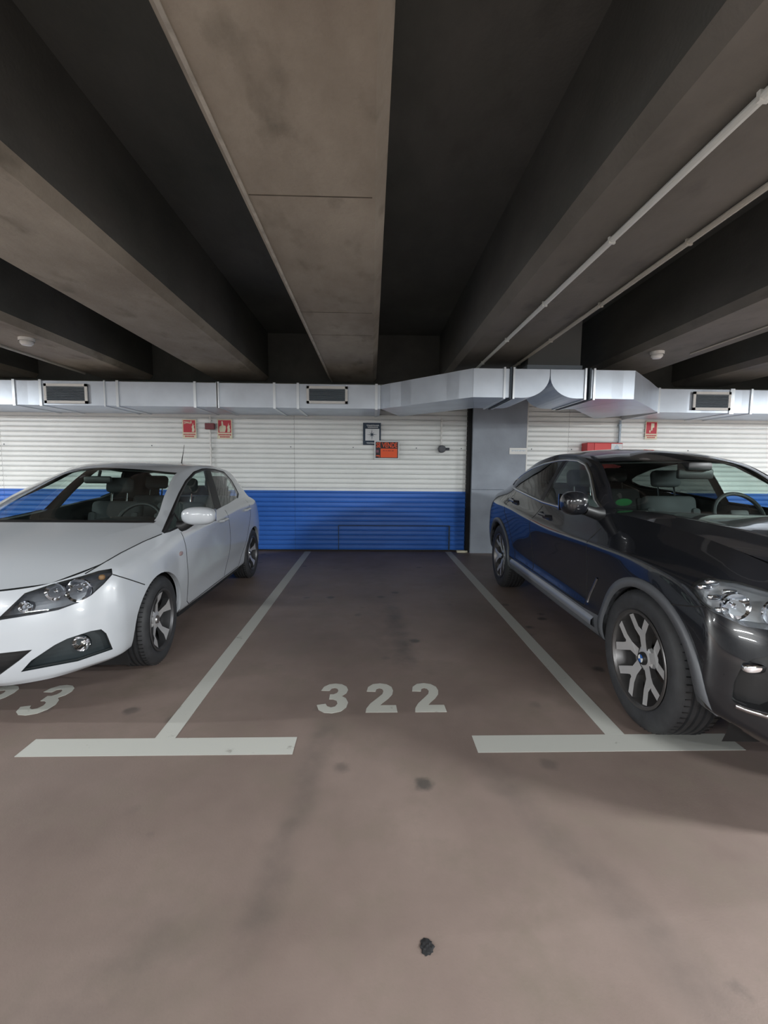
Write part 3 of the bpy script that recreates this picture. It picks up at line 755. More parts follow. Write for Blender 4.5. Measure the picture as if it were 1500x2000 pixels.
        if len(H) < 2: return []
        N = len(H); V = []
        for i in range(N):
            p, nn = H[i]
            t = (H[(i + 1) % N][0] - H[i - 1][0]) if closed else (H[min(i + 1, N - 1)][0] - H[max(i - 1, 0)][0])
            a = nn.cross(t).normalized() * wd / 2; b = nn * lift
            V += [p + a - nn * .001, p + a + b, p - a + b, p - a - nn * .001]
        Fc = []
        for i in range(N if closed else N - 1):
            j = (i + 1) % N
            for k in range(3): Fc.append((4 * i + k, 4 * i + k + 1, 4 * j + k + 1, 4 * j + k))
        out = []
        for q, sg in enumerate((s.s, -s.s) if both else (s.s,)):
            out.append(meshobj(name, s.flip(V, sg), Fc, mat, (parents[q] if parents else s.root), True))
        return out
    def solid(s, mb, name, mat, sg, smooth=True, parent=None, mats=None, ang=40):
        m2 = MB(); m2.v = s.flip(mb.v, sg); m2.f = mb.f; m2.m = mb.m
        return (m2.sbuild(name, mat, parent or s.root, ang, mats) if smooth else m2.build(name, mat, parent or s.root, False, mats))

def shell(car, S, T, Tsh):
    """S: rows of (x,y,z) control curves; T: list of (rail, centre) with the side station y of the shoulder in Tsh"""
    S = np.array(S, float); NC, NR = 10, 5
    G, tc = surface(S, NC, NR)
    car.add_patch(G, 0, NC, NR)
    sh = G[:, -1]                        # dense shoulder curve
    i0 = int(2 * NC)                     # corner station
    rows = [[] for _ in range(7)]
    for (ys, (rail, cen)) in zip(Tsh, T):
        seg = sh[i0:]; j = int(np.argmin(abs(seg[:, 1] - ys)));
        if 0 < j < len(seg) - 1:
            k = j if seg[j, 1] <= ys else j - 1; f = (ys - seg[k, 1]) / max(seg[k + 1, 1] - seg[k, 1], 1e-6); p0 = seg[k] + (seg[k + 1] - seg[k]) * min(max(f, 0), 1)
        else: p0 = seg[j]
        r = np.array(rail, float); c = np.array(cen, float)
        rows[0].append(p0)
        mid = p0 + (r - p0) * .45; mid[0] += .012; rows[1].append(mid)
        q = p0 + (r - p0) * .88; q[0] += .008; rows[2].append(q)
        rows[3].append(r)
        def para(u): v = c + (r - c) * u * u; v[0] = r[0] * u; return v
        rows[4].append(para(.86)); rows[5].append(para(.5)); rows[6].append(c)
    Gt, tt = surface(np.array(rows), NC, NR, ghost=5)
    car.add_patch(Gt, 1, NC, NR)
    car.finish_shell(); return G, Gt

def tyre(mb, R, W, rim, grooves=4):
    h = W / 2; pr = [(rim - .004, -h * .80), (rim + .012, -h * .92), ((R + rim) / 2, -h * 1.0), (R - .018, -h * .90), (R - .004, -h * .74)]
    gx = [-.45, -.15, .15, .45]
    for g in gx: pr += [(R, h * g - .008), (R - .009, h * g - .006), (R - .009, h * g + .006), (R, h * g + .008)]
    pr += [(R - .004, h * .74), (R - .018, h * .90), (R - .035, h * .965), ((R + rim) / 2, h * 1.0), (rim + .022, h * .95), (rim + .012, h * .92), (rim - .004, h * .80)]
    mb.lathe(pr, 72)
    return mb
def sipes(R, W, n=64):
    mb = MB()
    for k in range(n):
        a = 2 * math.pi * k / n
        for sgn in (-1, 1):
            M = Matrix.Rotation(a, 4, 'X')
            mb.box((sgn * W * .31 - .014, -.0022, R - .006), (sgn * W * .31 + .014, .0022, R + .0006), M=M)
    return mb
def spoke_poly(mb, pts, x0, x1, ang):
    """pts = (angle offset deg, radius) outline, extruded towards the face; caps material 0, flanks 1"""
    P = [(r * math.cos(math.radians(ang) + t / r if r > 1e-6 else 0), r * math.sin(math.radians(ang) + t / r)) for t, r in pts]
    n = len(P); V = [Vector((x0 + (x1[i] if isinstance(x1, (list, tuple)) else x1) * 0, *P[i])) for i in range(n)]
    X1 = [x1[i] if isinstance(x1, (list, tuple)) else x1 for i in range(n)]
    ca = sum(p[0] for p in P) / n, sum(p[1] for p in P) / n
    V += [Vector((X1[i], ca[0] + (P[i][0] - ca[0]) * .86, ca[1] + (P[i][1] - ca[1]) * .93)) for i in range(n)]
    mb.add(V, [tuple(range(n, 2 * n))], 0); mb.add(V, [(i, (i + 1) % n, n + (i + 1) % n, n + i) for i in range(n)] + [tuple(range(n))], 1)

def make_wheel(kind, R, W, rim, M_face, M_flank, M_tyre):
    """a list of (name, mesh data builder, material) in wheel coordinates, outer face towards +x"""
    parts = []
    h = W / 2
    parts.append(('tyre', tyre(MB(), R, W, rim), [M_tyre]))
    parts.append(('tread_blocks', sipes(R, W), [MATS['black_plastic']]))
    b = MB(); b.lathe([(rim + .006, h * .93), (rim - .006, h * .95), (rim - .016, h * .80), (rim - .02, -h * .8), (rim + .006, -h * .9)], 64, 1)
    b.lathe([(rim + .007, h * .925), (rim + .004, h * .965), (rim - .008, h * .955), (rim - .014, h * .86)], 64, 1)
    parts.append(('rim_barrel', b, [M_face, M_flank]))
    sp = MB(); xf = h * .86
    n = 5
    for k in range(n):
        a = 360 / n * k
        if kind == 'Y':
            spoke_poly(sp, [(-.030, .05), (-.030, .11), (-.058, rim * .62), (-.108, rim - .012), (-.062, rim - .010), (-.018, rim * .68), (0, .150), (.018, rim * .68), (.062, rim - .010), (.108, rim - .012), (.058, rim * .62), (.030, .11), (.030, .05)],
                       h * .42, [xf - .03, xf - .022, xf - .008, xf, xf, xf - .008, xf - .02, xf - .008, xf, xf, xf - .008, xf - .022, xf - .03], a)
        else:
            spoke_poly(sp, [(-.030, .045), (-.021, .11), (-.030, rim * .7), (-.052, rim - .010), (.052, rim - .010), (.030, rim * .7), (.021, .11), (.030, .045)],
                       h * .40, [xf - .035, xf - .028, xf - .012, xf - .003, xf - .003, xf - .012, xf - .028, xf - .035], a)
    sp.lathe([(0, xf - .032), (.05, xf - .032), (.066, xf - .04), (.07, h * .4)], 30, 0)
    parts.append(('spokes', sp, [M_face, M_flank]))
    d = MB(); d.lathe([(.07, h * .1), (rim * .78, h * .1), (rim * .78, -.0), (.07, 0)], 40); parts.append(('brake_disc', d, [MATS['disc_steel']]))
    return parts, xf
def place_wheel(car, data, y, z, x, sg, spin, steer=0):
    """data: shared meshes; wheel empty under the car"""
    e = empty('wheel', (sg * x, y, z), 0, car.root)
    rot = Matrix.Rotation(math.pi if sg < 0 else 0, 4, 'Z') @ Matrix.Rotation(math.radians(steer), 4, 'Z') @ Matrix.Rotation(math.radians(spin), 4, 'X')
    e.rotation_euler = rot.to_euler()
    for nm, me in data:
        o = link(bpy.data.objects.new(nm, me), e)
        if nm == 'tread_blocks': o['kind'] = 'stuff'
    return e
def wheel_meshes(parts):
    out = []
    for nm, mb, mats in parts:
        o = mb.sbuild(nm, mats[0], None, 30, mats if len(mats) > 1 else None); out.append((nm, o.data)); bpy.data.objects.remove(o)
    return out

# shared car materials
M_tyre = plain('tyre_rubber', (.030, .031, .034), .62, noise=.25, nscale=20, bump=.1, bscale=200)
plain('disc_steel', (.22, .21, .20), .4, 1)
M_chrome = plain('chrome', (.75, .77, .80), .08, 1)
M_alu = plain('alloy_silver', (.62, .62, .63), .28, 1)
M_alud = plain('alloy_grey', (.10, .10, .105), .38, .7)
M_alum = plain('alloy_machined', (.78, .78, .79), .28, .65)
M_seam = plain('shut_line', (.008, .008, .009), .8)
M_glass = glass('windscreen_glass', (.80, .90, .87))
M_glass_s = glass('side_glass', (.72, .82, .79))
M_glass_d = glass('privacy_glass', (.10, .115, .11))
M_lens = glass('lamp_lens', (.93, .95, .96))
M_lin = plain('interior_lining', (.035, .037, .038), .8)
M_seat = plain('seat_fabric', (.045, .047, .05), .85)
M_dash = plain('dashboard', (.020, .021, .023), .6)
M_refl = plain('reflector_bowl', (.82, .84, .88), .06, 1)
M_ltail = plain('tail_lamp_red', (.35, .01, .015), .15, coat=.6)
M_amber = plain('amber_lens', (.30, .17, .08), .2)
M_stk = plain('sticker_white', (.62, .70, .68), .6)
M_stkg = plain('sticker_green', (.012, .12, .035), .6)
M_yel = plain('sticker_yellow', (.65, .55, .08), .6)

def seat(car, x, y, z, head=True, rec=14, name='front_seat'):
    e = empty(name, (x, y, z), 0, car.root)
    MB().rbox((-.25, -.46, .02), (.25, .08, .17), .05, n=3).sbuild('cushion', M_seat, e)
    M = Matrix.Translation((0, .06, .12)) @ Matrix.Rotation(math.radians(-rec), 4, 'X')
    MB().rbox((-.245, -.05, 0), (.245, .08, .60), .05, M=M, n=3).rbox((-.25, -.08, .06), (-.17, .05, .48), .03, M=M).rbox((.17, -.08, .06), (.25, .05, .48), .03, M=M).sbuild('backrest', M_seat, e)
    if head:
        MB().rbox((-.13, -.03, .69), (.13, .07, .85), .04, M=M, n=3).sbuild('headrest', M_seat, e)
        for sx in (-.075, .075): MB().tube([M @ Vector((sx, .02, .56)), M @ Vector((sx, .02, .72))], .008, 8).sbuild('headrest_post', M_chrome, e)
    return e
def steering(car, x, y, z, rad=.185, tilt=25):
    e = empty('steering_wheel', (x, y, z), 0, car.root); e.rotation_euler = (math.radians(-tilt), 0, 0)
    MB().tube([(rad * math.cos(a), 0, rad * math.sin(a)) for a in [2 * math.pi * i / 40 for i in range(40)]], .015, 8, closed=True).sbuild('wheel_rim', M_dash, e)
    MB().rbox((-.07, -.02, -.06), (.07, .03, .05), .015).box((-rad, -.008, -.015), (rad, .012, .015)).box((-.015, -.008, -rad), (.015, .012, 0)).sbuild('hub', M_dash, e)
    MB().tube([(-.05, -.022, .0), (.0, -.024, -.02), (.05, -.022, .0)], .006, 6).sbuild('trim', M_chrome, e)
def arch_parts(car, yc, zc, R, x_in, zmin, lip_mat, band=None, band_mat=None, lipdepth=.035):
    """liner behind the opening, rolled lip at its edge, optional cladding band around it"""
    def pts(r, lift=0.0):
        out = []
        for i in range(49):
            a = math.radians(-40 + 260 * i / 48); y = yc + r * math.cos(a); z = zc + r * math.sin(a)
            if z < zmin: continue
            h, nn = car.side_pt(y, z)
            if h is None: continue
            out.append(h + Vector((lift, 0, 0)))
        return out
    for sg in (car.s, -car.s):
        e = pts(R + .001); n = len(e)
        V = e + [p + Vector((-lipdepth, 0, 0)) for p in e]
        meshobj('arch_lip', car.flip(V, sg), [(i, i + 1, n + i + 1, n + i) for i in range(n - 1)], lip_mat, car.root, True)
        mb = MB()
        L_ = []
        for i in range(33):
            a = math.radians(-25 + 230 * i / 32); L_.append((yc + (R + .012) * math.cos(a), zc + (R + .012) * math.sin(a)))
        V = [(x_in, y, z) for y, z in L_] + [(.78, y, z) for y, z in L_]; m = len(L_)
        meshobj('wheel_liner', car.flip(V, sg), [(i, i + 1, m + i + 1, m + i) for i in range(m - 1)] + [tuple(range(m))], M_dark, car.root, True)
        if band:
            r0, r1, pr = band
            a0, a1 = pts(r0, pr), pts(r1, pr); b1 = pts(r1, -.002); b0 = pts(r0, -.03); m = min(map(len, (a0, a1, b0, b1)))
            V = b0[:m] + a0[:m] + a1[:m] + b1[:m]
            meshobj('arch_cladding', car.flip(V, sg), [(k * m + i, k * m + i + 1, (k + 1) * m + i + 1, (k + 1) * m + i) for k in range(3) for i in range(m - 1)], band_mat, car.root, True)
def ell(mb, c, r, p=2.4, n=28, m=16, mi=0, cut=None):
    """superellipsoid"""
    f = lambda v: math.copysign(abs(v) ** (2 / p), v); V = []; Fc = []
    for i in range(m + 1):
        th = math.pi * (i / m - .5)
        for k in range(n):
            ph = 2 * math.pi * k / n; V.append(Vector((c[0] + r[0] * f(math.cos(th)) * f(math.cos(ph)), c[1] + r[1] * f(math.cos(th)) * f(math.sin(ph)), c[2] + r[2] * f(math.sin(th)))))
    for i in range(m):
        for k in range(n): Fc.append((i * n + k, i * n + (k + 1) % n, (i + 1) * n + (k + 1) % n, (i + 1) * n + k))
    return mb.add(V, Fc, mi)
def bowl(mb, p, d, r, depth, mi=0, bulb=True):
    """reflector bowl opening along d at point p"""
    M = Matrix.Translation(p) @ Vector((1, 0, 0)).rotation_difference(d).to_matrix().to_4x4()
    mb.lathe([(0, -depth), (r * .35, -depth * .93), (r * .7, -depth * .6), (r, 0), (r * 1.06, .004), (r * 1.1, -.006)], 28, mi, M=M)
    if bulb: mb.lathe([(0, -depth * .2), (r * .2, -depth * .3), (r * .22, -depth * .9)], 16, mi, M=M)

# ------------------------------------------------------------------ white hatchback
def rows_of(xs, ys, zs): return list(zip(xs, ys, zs))
M_wp = plain('white_car_paint', (.47, .495, .53), .28, coat=.8)
ib = Car('hatchback_car', 'white five door hatchback parked with its nose to the aisle', (-1.4413 - .825, 3.075), -.0078, 1)
yy_ = [0, .42, 1.2, 1.95, 2.469]
def Y(front, rear): return front + yy_ + rear
IS = [
 rows_of([0, .3, .50, .66, .76, .77, .77, .77, .77, .77, .75, .62, .38, 0], Y([-.77, -.76, -.70, -.58, -.43], [2.85, 3.08, 3.16, 3.18]), [.205, .205, .21, .225, .235, .25, .23, .22, .22, .24, .27, .28, .28, .28]),
 rows_of([0, .31, .52, .70, .80, .815, .805, .80, .80, .815, .79, .66, .41, 0], Y([-.80, -.785, -.715, -.595, -.44], [2.86, 3.12, 3.20, 3.22]), [.235, .235, .245, .255, .265, .29, .265, .255, .255, .28, .31, .32, .32, .32]),
 rows_of([0, .315, .53, .72, .82, .84, .825, .805, .81, .84, .805, .67, .42, 0], Y([-.825, -.81, -.735, -.605, -.44], [2.86, 3.12, 3.20, 3.22]), [.36, .36, .37, .38, .39, .42, .38, .36, .37, .42, .44, .45, .45, .45]),
 rows_of([0, .31, .525, .72, .82, .845, .84, .835, .838, .845, .81, .67, .42, 0], Y([-.83, -.81, -.735, -.605, -.44], [2.86, 3.11, 3.19, 3.21]), [.48, .48, .49, .50, .52, .56, .55, .54, .55, .58, .6, .62, .62, .62]),
 rows_of([0, .30, .51, .705, .805, .835, .84, .84, .842, .84, .80, .66, .42, 0], Y([-.815, -.795, -.72, -.59, -.43], [2.84, 3.06, 3.15, 3.18]), [.58, .58, .595, .62, .65, .69, .71, .73, .77, .79, .8, .8, .8, .8]),
 rows_of([0, .285, .49, .68, .78, .81, .825, .835, .83, .815, .775, .64, .41, 0], Y([-.80, -.775, -.70, -.565, -.41], [2.82, 3.02, 3.11, 3.14]), [.65, .655, .67, .71, .75, .79, .82, .85, .90, .92, .92, .92, .92, .92]),
 rows_of([0, .27, .46, .625, .705, .762, .79, .795, .775, .735, .70, .58, .38, 0], [-.78, -.755, -.685, -.54, -.36, 0, .42, 1.2, 1.95, 2.469, 2.80, 2.98, 3.06, 3.09], [.70, .705, .715, .755, .805, .868, .90, .94, .995, .995, .98, .975, .975, .975])]
ITs = [-.64, -.36, -.05, .15, .2, .6, 1.0, 1.35, 1.75, 2.1, 2.4, 2.6, 2.75, 2.95]
IT = [((.28, -.748, .712), (0, -.78, .712)), ((.42, -.40, .842), (0, -.45, .858)), ((.55, -.05, .918), (0, -.15, .942)), ((.665, .19, .946), (0, -.03, .972)), ((.68, .23, .95), (0, 0, .98)),
      ((.60, .66, 1.14), (0, .40, 1.17)), ((.525, 1.08, 1.30), (0, .82, 1.345)), ((.545, 1.4, 1.365), (0, 1.2, 1.395)), ((.55, 1.8, 1.37), (0, 1.7, 1.405)), ((.54, 2.15, 1.345), (0, 2.15, 1.39)),
      ((.54, 2.50, 1.30), (0, 2.60, 1.35)), ((.545, 2.74, 1.205), (0, 2.84, 1.25)), ((.545, 2.90, 1.09), (0, 3.0, 1.10)), ((.50, 2.98, .99), (0, 3.08, .99))]
shell(ib, IS, IT, ITs)
def label_uv(car, label, fn):
    L = car.lab(label)
    for f in car.bm.faces:
        if fn(f[car.P], f[car.U], f[car.V], f.calc_center_median()): f[car.L] = L
VR = 3.0   # row index of the rail in the top patch
label_uv(ib, 'hood', lambda p, u, v, c: p == 1 and u < 3.9)
label_uv(ib, 'cowl', lambda p, u, v, c: p == 1 and 3.9 <= u < 4.1 and v > 3.0)
label_uv(ib, 'windscreen', lambda p, u, v, c: p == 1 and 4.1 <= u < 5.95 and v > 3.25)
label_uv(ib, 'rear_window', lambda p, u, v, c: p == 1 and 10.3 < u < 11.9 and v > 3.8)
sideS = lambda f, c: c.x > .45 and f[ib.P] == 0
topS = lambda f, c: c.x > .40 and f[ib.P] == 1
fr = lambda f, c: c.y < -.1 and f[ib.P] == 0
label_uv(ib, 'front_bumper', lambda p, u, v, c: p == 0 and c.y < -.02)
label_uv(ib, 'rear_bumper', lambda p, u, v, c: p == 0 and c.y > 2.6 and c.z < .66)
label_uv(ib, 'tail_lamp', lambda p, u, v, c: p == 0 and 10.4 < u < 11.6 and v > 4.0)
ib.cut([(-.545, .79), (-.25, .63), (.0, .5), (.40, .2), (.43, .30), (.40, .86), (.2, 1.0), (-.5, 1.0)], 'front_fender', 'side', sideS)
DF = [(.44, .30), (.50, .262), (1.40, .262), (1.49, .40), (1.52, .62), (1.49, .82), (1.42, 1.1), (.36, 1.1), (.40, .70)]
DR = [(1.41, .262), (1.90, .262), (2.08, .45), (2.22, .66), (2.32, .80), (2.34, 1.1), (1.43, 1.1), (1.495, .82), (1.525, .62), (1.495, .40)]
ib.cut(DF, 'front_door', 'side', sideS); ib.cut(DR, 'rear_door', 'side', sideS)
AR = (-.035, .292, .348); ARr = (2.455, .292, .345)
for (a, b, r) in (AR, ARr): ib.cut([(a + r * math.cos(math.radians(t)), b + r * math.sin(math.radians(t))) for t in range(0, 360, 9)], 'hole', 'side', sideS)
pb = lambda L: [(300 + x / 6.25, 900 + y / 6.25) for x, y in L]      # measured on the photo, projected onto the shell
WF = pb([(118, 878), (240, 592), (320, 405), (400, 255), (500, 145), (600, 108), (660, 104), (700, 250), (782, 590), (740, 612), (600, 680), (390, 770), (200, 856)])
WB = pb([(660, 104), (750, 110), (860, 140), (950, 240), (1000, 330), (1035, 400), (1022, 452), (940, 508), (820, 570), (782, 590), (700, 250)])
PB = pb([(628, 106), (688, 106), (750, 300), (825, 568), (748, 608), (700, 400)])
ib.cut(WF, 'front_window', 'px', topS); ib.cut(WB, 'rear_side_window', 'px', topS); ib.cut(PB, 'b_pillar', 'px', topS)
pc = lambda L: [(x / 3.947, 1080 + y / 3.947) for x, y in L]
HL = pc([(862, 120), (868, 165), (800, 240), (700, 330), (600, 385), (450, 440), (300, 470), (0, 518), (-60, 520), (-10, 500), (190, 310), (400, 240), (640, 175), (760, 137)])
FG = pc([(780, 588), (820, 620), (870, 742), (600, 835), (160, 918), (240, 830), (420, 710), (520, 660), (700, 602)])
LG = [(-330, 1300), (0, 1276), (63, 1269), (38, 1290), (0, 1318), (-40, 1333), (-330, 1360)]
ib.cut(HL, 'headlamp', 'px', fr); ib.cut(FG, 'fog_recess', 'px', fr)
ib.cut(LG, 'lower_grille', 'px', fr)
ib.cut([(-.1, .565), (.19, .565), (.235, .66), (-.1, .66)], 'upper_grille', 'front', lambda f, c: c.y < -.5 and f[ib.P] == 0)
for lb, nm, ce in (('body', 'body_shell', True), ('hood', 'bonnet', True), ('front_bumper', 'front_bumper', True), ('rear_bumper', 'rear_bumper', True), ('front_fender', 'front_wing', False), ('front_door', 'front_door', False), ('rear_door', 'rear_door', False)):
    ib.piece(lb, nm, M_wp, ce, M_lin)
ib.piece('cowl', 'wiper_cowl', M_black, True); ib.piece('tail_lamp', 'tail_lamp', M_ltail)
ib.piece('windscreen', 'windscreen', M_glass, True); ib.piece('rear_window', 'rear_window', M_glass_s, True)
ib.piece('front_window', 'front_side_window', M_glass_s); ib.piece('rear_side_window', 'rear_side_window', M_glass_s); ib.piece('b_pillar', 'b_pillar', M_black, inner=M_lin, off=.001)
ib.ribbon(WF[:7], 'px', 'window_seal', M_black, .026, .002); ib.ribbon(WF[9:] + WF[:1], 'px', 'window_seal', M_black, .014, .002)
ib.ribbon(WB[:7], 'px', 'window_seal', M_black, .022, .002); ib.ribbon(pb([(150, 855), (250, 640), (330, 770)]), 'px', 'window_seal', M_black, .022, .002)
for o in ib.bucket('headlamp', 'headlamp_bucket', plain('lamp_housing', (.10, .105, .12), .3, .3), (-.01, .07, 0)): pass
ib.piece('headlamp', 'headlamp_lens', M_lens)
ib.bucket('fog_recess', 'fog_lamp_recess', plain('recess_plastic', (.022, .030, .034), .5), (-.015, .05, 0), shrink=.06)
ib.bucket('lower_grille', 'lower_grille', M_black, (0, .06, 0), True); ib.bucket('upper_grille', 'upper_grille', M_black, (0, .04, 0), True)
def at_px(car, px, back): p, n = car.px_pt(px); return p + Vector((0, back, 0)), n
for nm, pxs, r, dep in (('main_reflector', (146, 1157), .062, .05), ('dip_reflector', (97, 1160), .046, .045), ('inner_reflector', (38, 1190), .030, .03)):
    p, n = at_px(ib, pxs, .035 if r > .05 else .04); mb = MB(); bowl(mb, p, Vector((.25, -1, .02)).normalized(), r, dep)
    for sg in (1, -1): ib.solid(mb, nm, M_refl, sg)
p, n = at_px(ib, (193, 1130), .03); mb = MB(); ell(mb, p, (.016, .016, .016)); [ib.solid(mb, 'indicator_bulb', M_amber, sg) for sg in (1, -1)]
p, n = at_px(ib, (153, 1260), .03); mb = MB(); bowl(mb, p, Vector((.2, -1, .05)).normalized(), .042, .03); [ib.solid(mb, 'fog_lamp', M_refl, sg) for sg in (1, -1)]
# shut lines
for ln in ([(.385, .86), (.40, .70), (.44, .30), (.50, .262), (1.40, .262), (1.49, .40), (1.52, .62), (1.49, .82), (1.46, .93)], [(1.41, .262), (1.90, .262), (2.08, .45), (2.22, .66), (2.32, .80), (2.335, .97)]): ib.ribbon(ln, 'side', 'shut_line', M_seam, .006, .0012)
ib.ribbon([(220, 1122), (250, 1131), (283, 1142)], 'px', 'shut_line', M_seam, .006)
ib.ribbon([(166, 1121), (200, 1101), (236, 1080), (280, 1058), (316, 1043)], 'px', 'shut_line', M_seam, .006, .002)
for yb in (AR, ARr): arch_parts(ib, yb[0], yb[1], yb[2], .48, .24, M_wp)
# wheels
P_, xf_ = make_wheel('5', .3025, .21, .208, M_alum, M_alud, M_tyre); WMI = wheel_meshes(P_)
hub = MB(); hub.lathe([(0, xf_ - .022), (.025, xf_ - .022), (.03, xf_ - .03)], 24)
o = hub.sbuild('hub_cap', M_alu); WMI.append(('hub_cap', o.data)); bpy.data.objects.remove(o)
for sg in (1, -1):
    for y in (0, 2.469): place_wheel(ib, WMI, y, .3025, .722, sg, 18, (4 if y == 0 else 0) * sg)
# underside, interior
MB().box((-.52, -.50, .20), (.52, 3.0, .245)).box((-.76, .40, .19), (.76, 2.08, .245)).build('floor_pan', M_dark, ib.root)
MB().rbox((-.66, .12, .55), (.66, .50, .88), .06, n=3).rbox((-.60, -.02, .80), (.60, .30, .905), .04).rbox((.16, .30, .82), (.58, .56, .965), .05, n=3).sbuild('dashboard', M_dash, ib.root)
seat(ib, -.33, 1.42, .30); seat(ib, .35, 1.36, .30); e = seat(ib, -.36, 2.25, .32, True, 18, 'rear_seat'); seat(ib, .36, 2.25, .32, True, 18, 'rear_seat')
steering(ib, .36, .66, .88)
MB().rbox((-.11, .72, 1.215), (.11, .76, 1.275), .015).tube([(0, .75, 1.26), (0, .78, 1.32)], .012).sbuild('interior_mirror', M_black, ib.root)
# door mirrors
def mirror_pair(car, c, r, mat, stalk, base):
    for sg in (car.s, -car.s):
        m = MB(); ell(m, c, r, 2.6); h = car.solid(m, 'door_mirror', mat, sg)
        car.solid(MB().prism([(c[0] - r[0] * .85, c[2] - r[2] * .75), (c[0] + r[0] * .85, c[2] - r[2] * .7), (c[0] + r[0] * .85, c[2] + r[2] * .7), (c[0] - r[0] * .85, c[2] + r[2] * .7)], c[1] + r[1] * .93, c[1] + r[1] * 1.01, 1), 'mirror_glass', M_refl, sg, False, h)
        car.solid(MB().tube(stalk, [.05, .04, .035], 10), 'mirror_foot', base, sg, True, h)
mirror_pair(ib, (.935, .42, .982), (.128, .075, .070), M_wp, [(.78, .42, .90), (.82, .42, .905), (.88, .42, .94)], M_black)
for (y, z) in ((1.30, .845), (2.17, .868)):
    p, n = ib.side_pt(y, z); mb = MB(); mb.tube([p + Vector((-.005, -.10, 0)), p + Vector((.03, -.07, .004)), p + Vector((.032, .05, .006)), p + Vector((-.005, .08, .006))], .014, 8)
    for sg in (1, -1): ib.solid(mb, 'door_handle', M_wp, sg)
p, n = ib.side_pt(.30, .71); mb = MB(); ell(mb, p, (.008, .032, .016)); [ib.solid(mb, 'side_repeater', plain('repeater_lens', (.30, .22, .22), .2), sg) for sg in (1, -1)]
# roof aerial, stickers, wiper
p, n = ib.top_pt(0, 2.42); MB().tube([p + Vector((0, 0, -.01)), p + Vector((.008, .04, .12)), p + Vector((.015, .08, .25))], [.008, .004, .002], 6).sbuild('aerial', M_black, ib.root)
def sticker(car, px, w_, h_, mat, name='windscreen_sticker', round_=True):
    p, n = car.px_pt(px)
    if p is None: return
    t = Vector((0, 0, 1)); a = t.cross(n).normalized(); b = n.cross(a).normalized()
    V = [p - n * .004 + a * (w_ * math.cos(k * math.pi / 12)) + b * (h_ * math.sin(k * math.pi / 12)) for k in range(24)] if round_ else [p - n * .004 + a * w_ * i + b * h_ * j for i, j in ((-1, -1), (1, -1), (1, 1), (-1, 1))]
    meshobj(name, car.flip(V, car.s), [tuple(range(len(V)))], mat, car.root)
sticker(ib, (11, 1001), .05, .05, M_stk); sticker(ib, (106, 930), .03, .012, M_yel, round_=False)


# ------------------------------------------------------------------ black coupe suv
M_bp = plain('black_car_paint', (.010, .011, .014), .22, coat=1.0, spec=.3)
M_clg = plain('grey_cladding', (.085, .09, .10), .45)
bw = Car('suv_car', 'black coupe shaped sport utility car parked beside the pillar', (1.4098 + .93, 2.25), .027, -1)
ym = [0, .45, 1.2, 2.0, 2.4, 2.864]
def YB_(front, rear): return front + ym + rear
BS = [
 rows_of([0, .35, .60, .74, .84, .86, .86, .84, .84, .86, .86, .84, .70, .40, 0], YB_([-.80, -.78, -.70, -.60, -.46], [3.35, 3.72, 3.82, 3.84]), [.22, .22, .23, .27, .32, .32, .29, .28, .28, .28, .34, .34, .36, .36, .36]),
 rows_of([0, .36, .63, .79, .905, .93, .92, .92, .92, .925, .93, .90, .76, .45, 0], YB_([-.84, -.82, -.73, -.62, -.47], [3.37, 3.76, 3.86, 3.88]), [.26, .26, .28, .33, .36, .36, .33, .32, .32, .32, .38, .40, .42, .42, .42]),
 rows_of([0, .37, .64, .815, .93, .95, .945, .94, .94, .945, .95, .92, .80, .47, 0], YB_([-.86, -.84, -.74, -.625, -.47], [3.37, 3.78, 3.88, 3.90]), [.40, .40, .42, .45, .48, .50, .45, .44, .44, .45, .50, .52, .55, .55, .55]),
 rows_of([0, .37, .64, .82, .93, .955, .935, .915, .915, .935, .955, .925, .80, .47, 0], YB_([-.86, -.84, -.74, -.625, -.47], [3.37, 3.78, 3.88, 3.90]), [.52, .52, .53, .55, .57, .60, .54, .52, .52, .54, .60, .62, .66, .66, .66]),
 rows_of([0, .36, .63, .81, .925, .955, .945, .935, .935, .945, .955, .925, .79, .46, 0], YB_([-.86, -.83, -.73, -.61, -.46], [3.36, 3.76, 3.86, 3.88]), [.64, .65, .66, .68, .70, .75, .75, .74, .74, .75, .78, .80, .82, .82, .82]),
 rows_of([0, .34, .60, .78, .90, .945, .955, .955, .955, .955, .955, .91, .76, .44, 0], YB_([-.84, -.81, -.71, -.585, -.43], [3.35, 3.73, 3.83, 3.86]), [.72, .74, .76, .79, .83, .88, .88, .87, .91, .94, .95, .95, .94, .94, .94]),
 rows_of([0, .32, .57, .74, .86, .90, .915, .915, .915, .915, .90, .86, .72, .41, 0], YB_([-.82, -.79, -.69, -.56, -.41], [3.34, 3.70, 3.80, 3.83]), [.80, .82, .845, .87, .915, .945, .94, .94, .97, .995, 1.03, 1.04, 1.02, 1.01, 1.01]),
 rows_of([0, .30, .52, .66, .735, .775, .805, .85, .85, .835, .80, .72, .62, .36, 0], [-.80, -.77, -.66, -.52, -.35, 0, .50, 1.2, 2.0, 2.4, 2.864, 3.35, 3.74, 3.84, 3.86], [.86, .88, .92, .965, 1.02, 1.065, 1.085, 1.035, 1.075, 1.105, 1.14, 1.13, 1.08, 1.07, 1.07])]
BTs = [-.60, -.35, 0, .45, .66, .95, 1.2, 1.6, 2.0, 2.4, 2.8, 3.15, 3.45, 3.74]
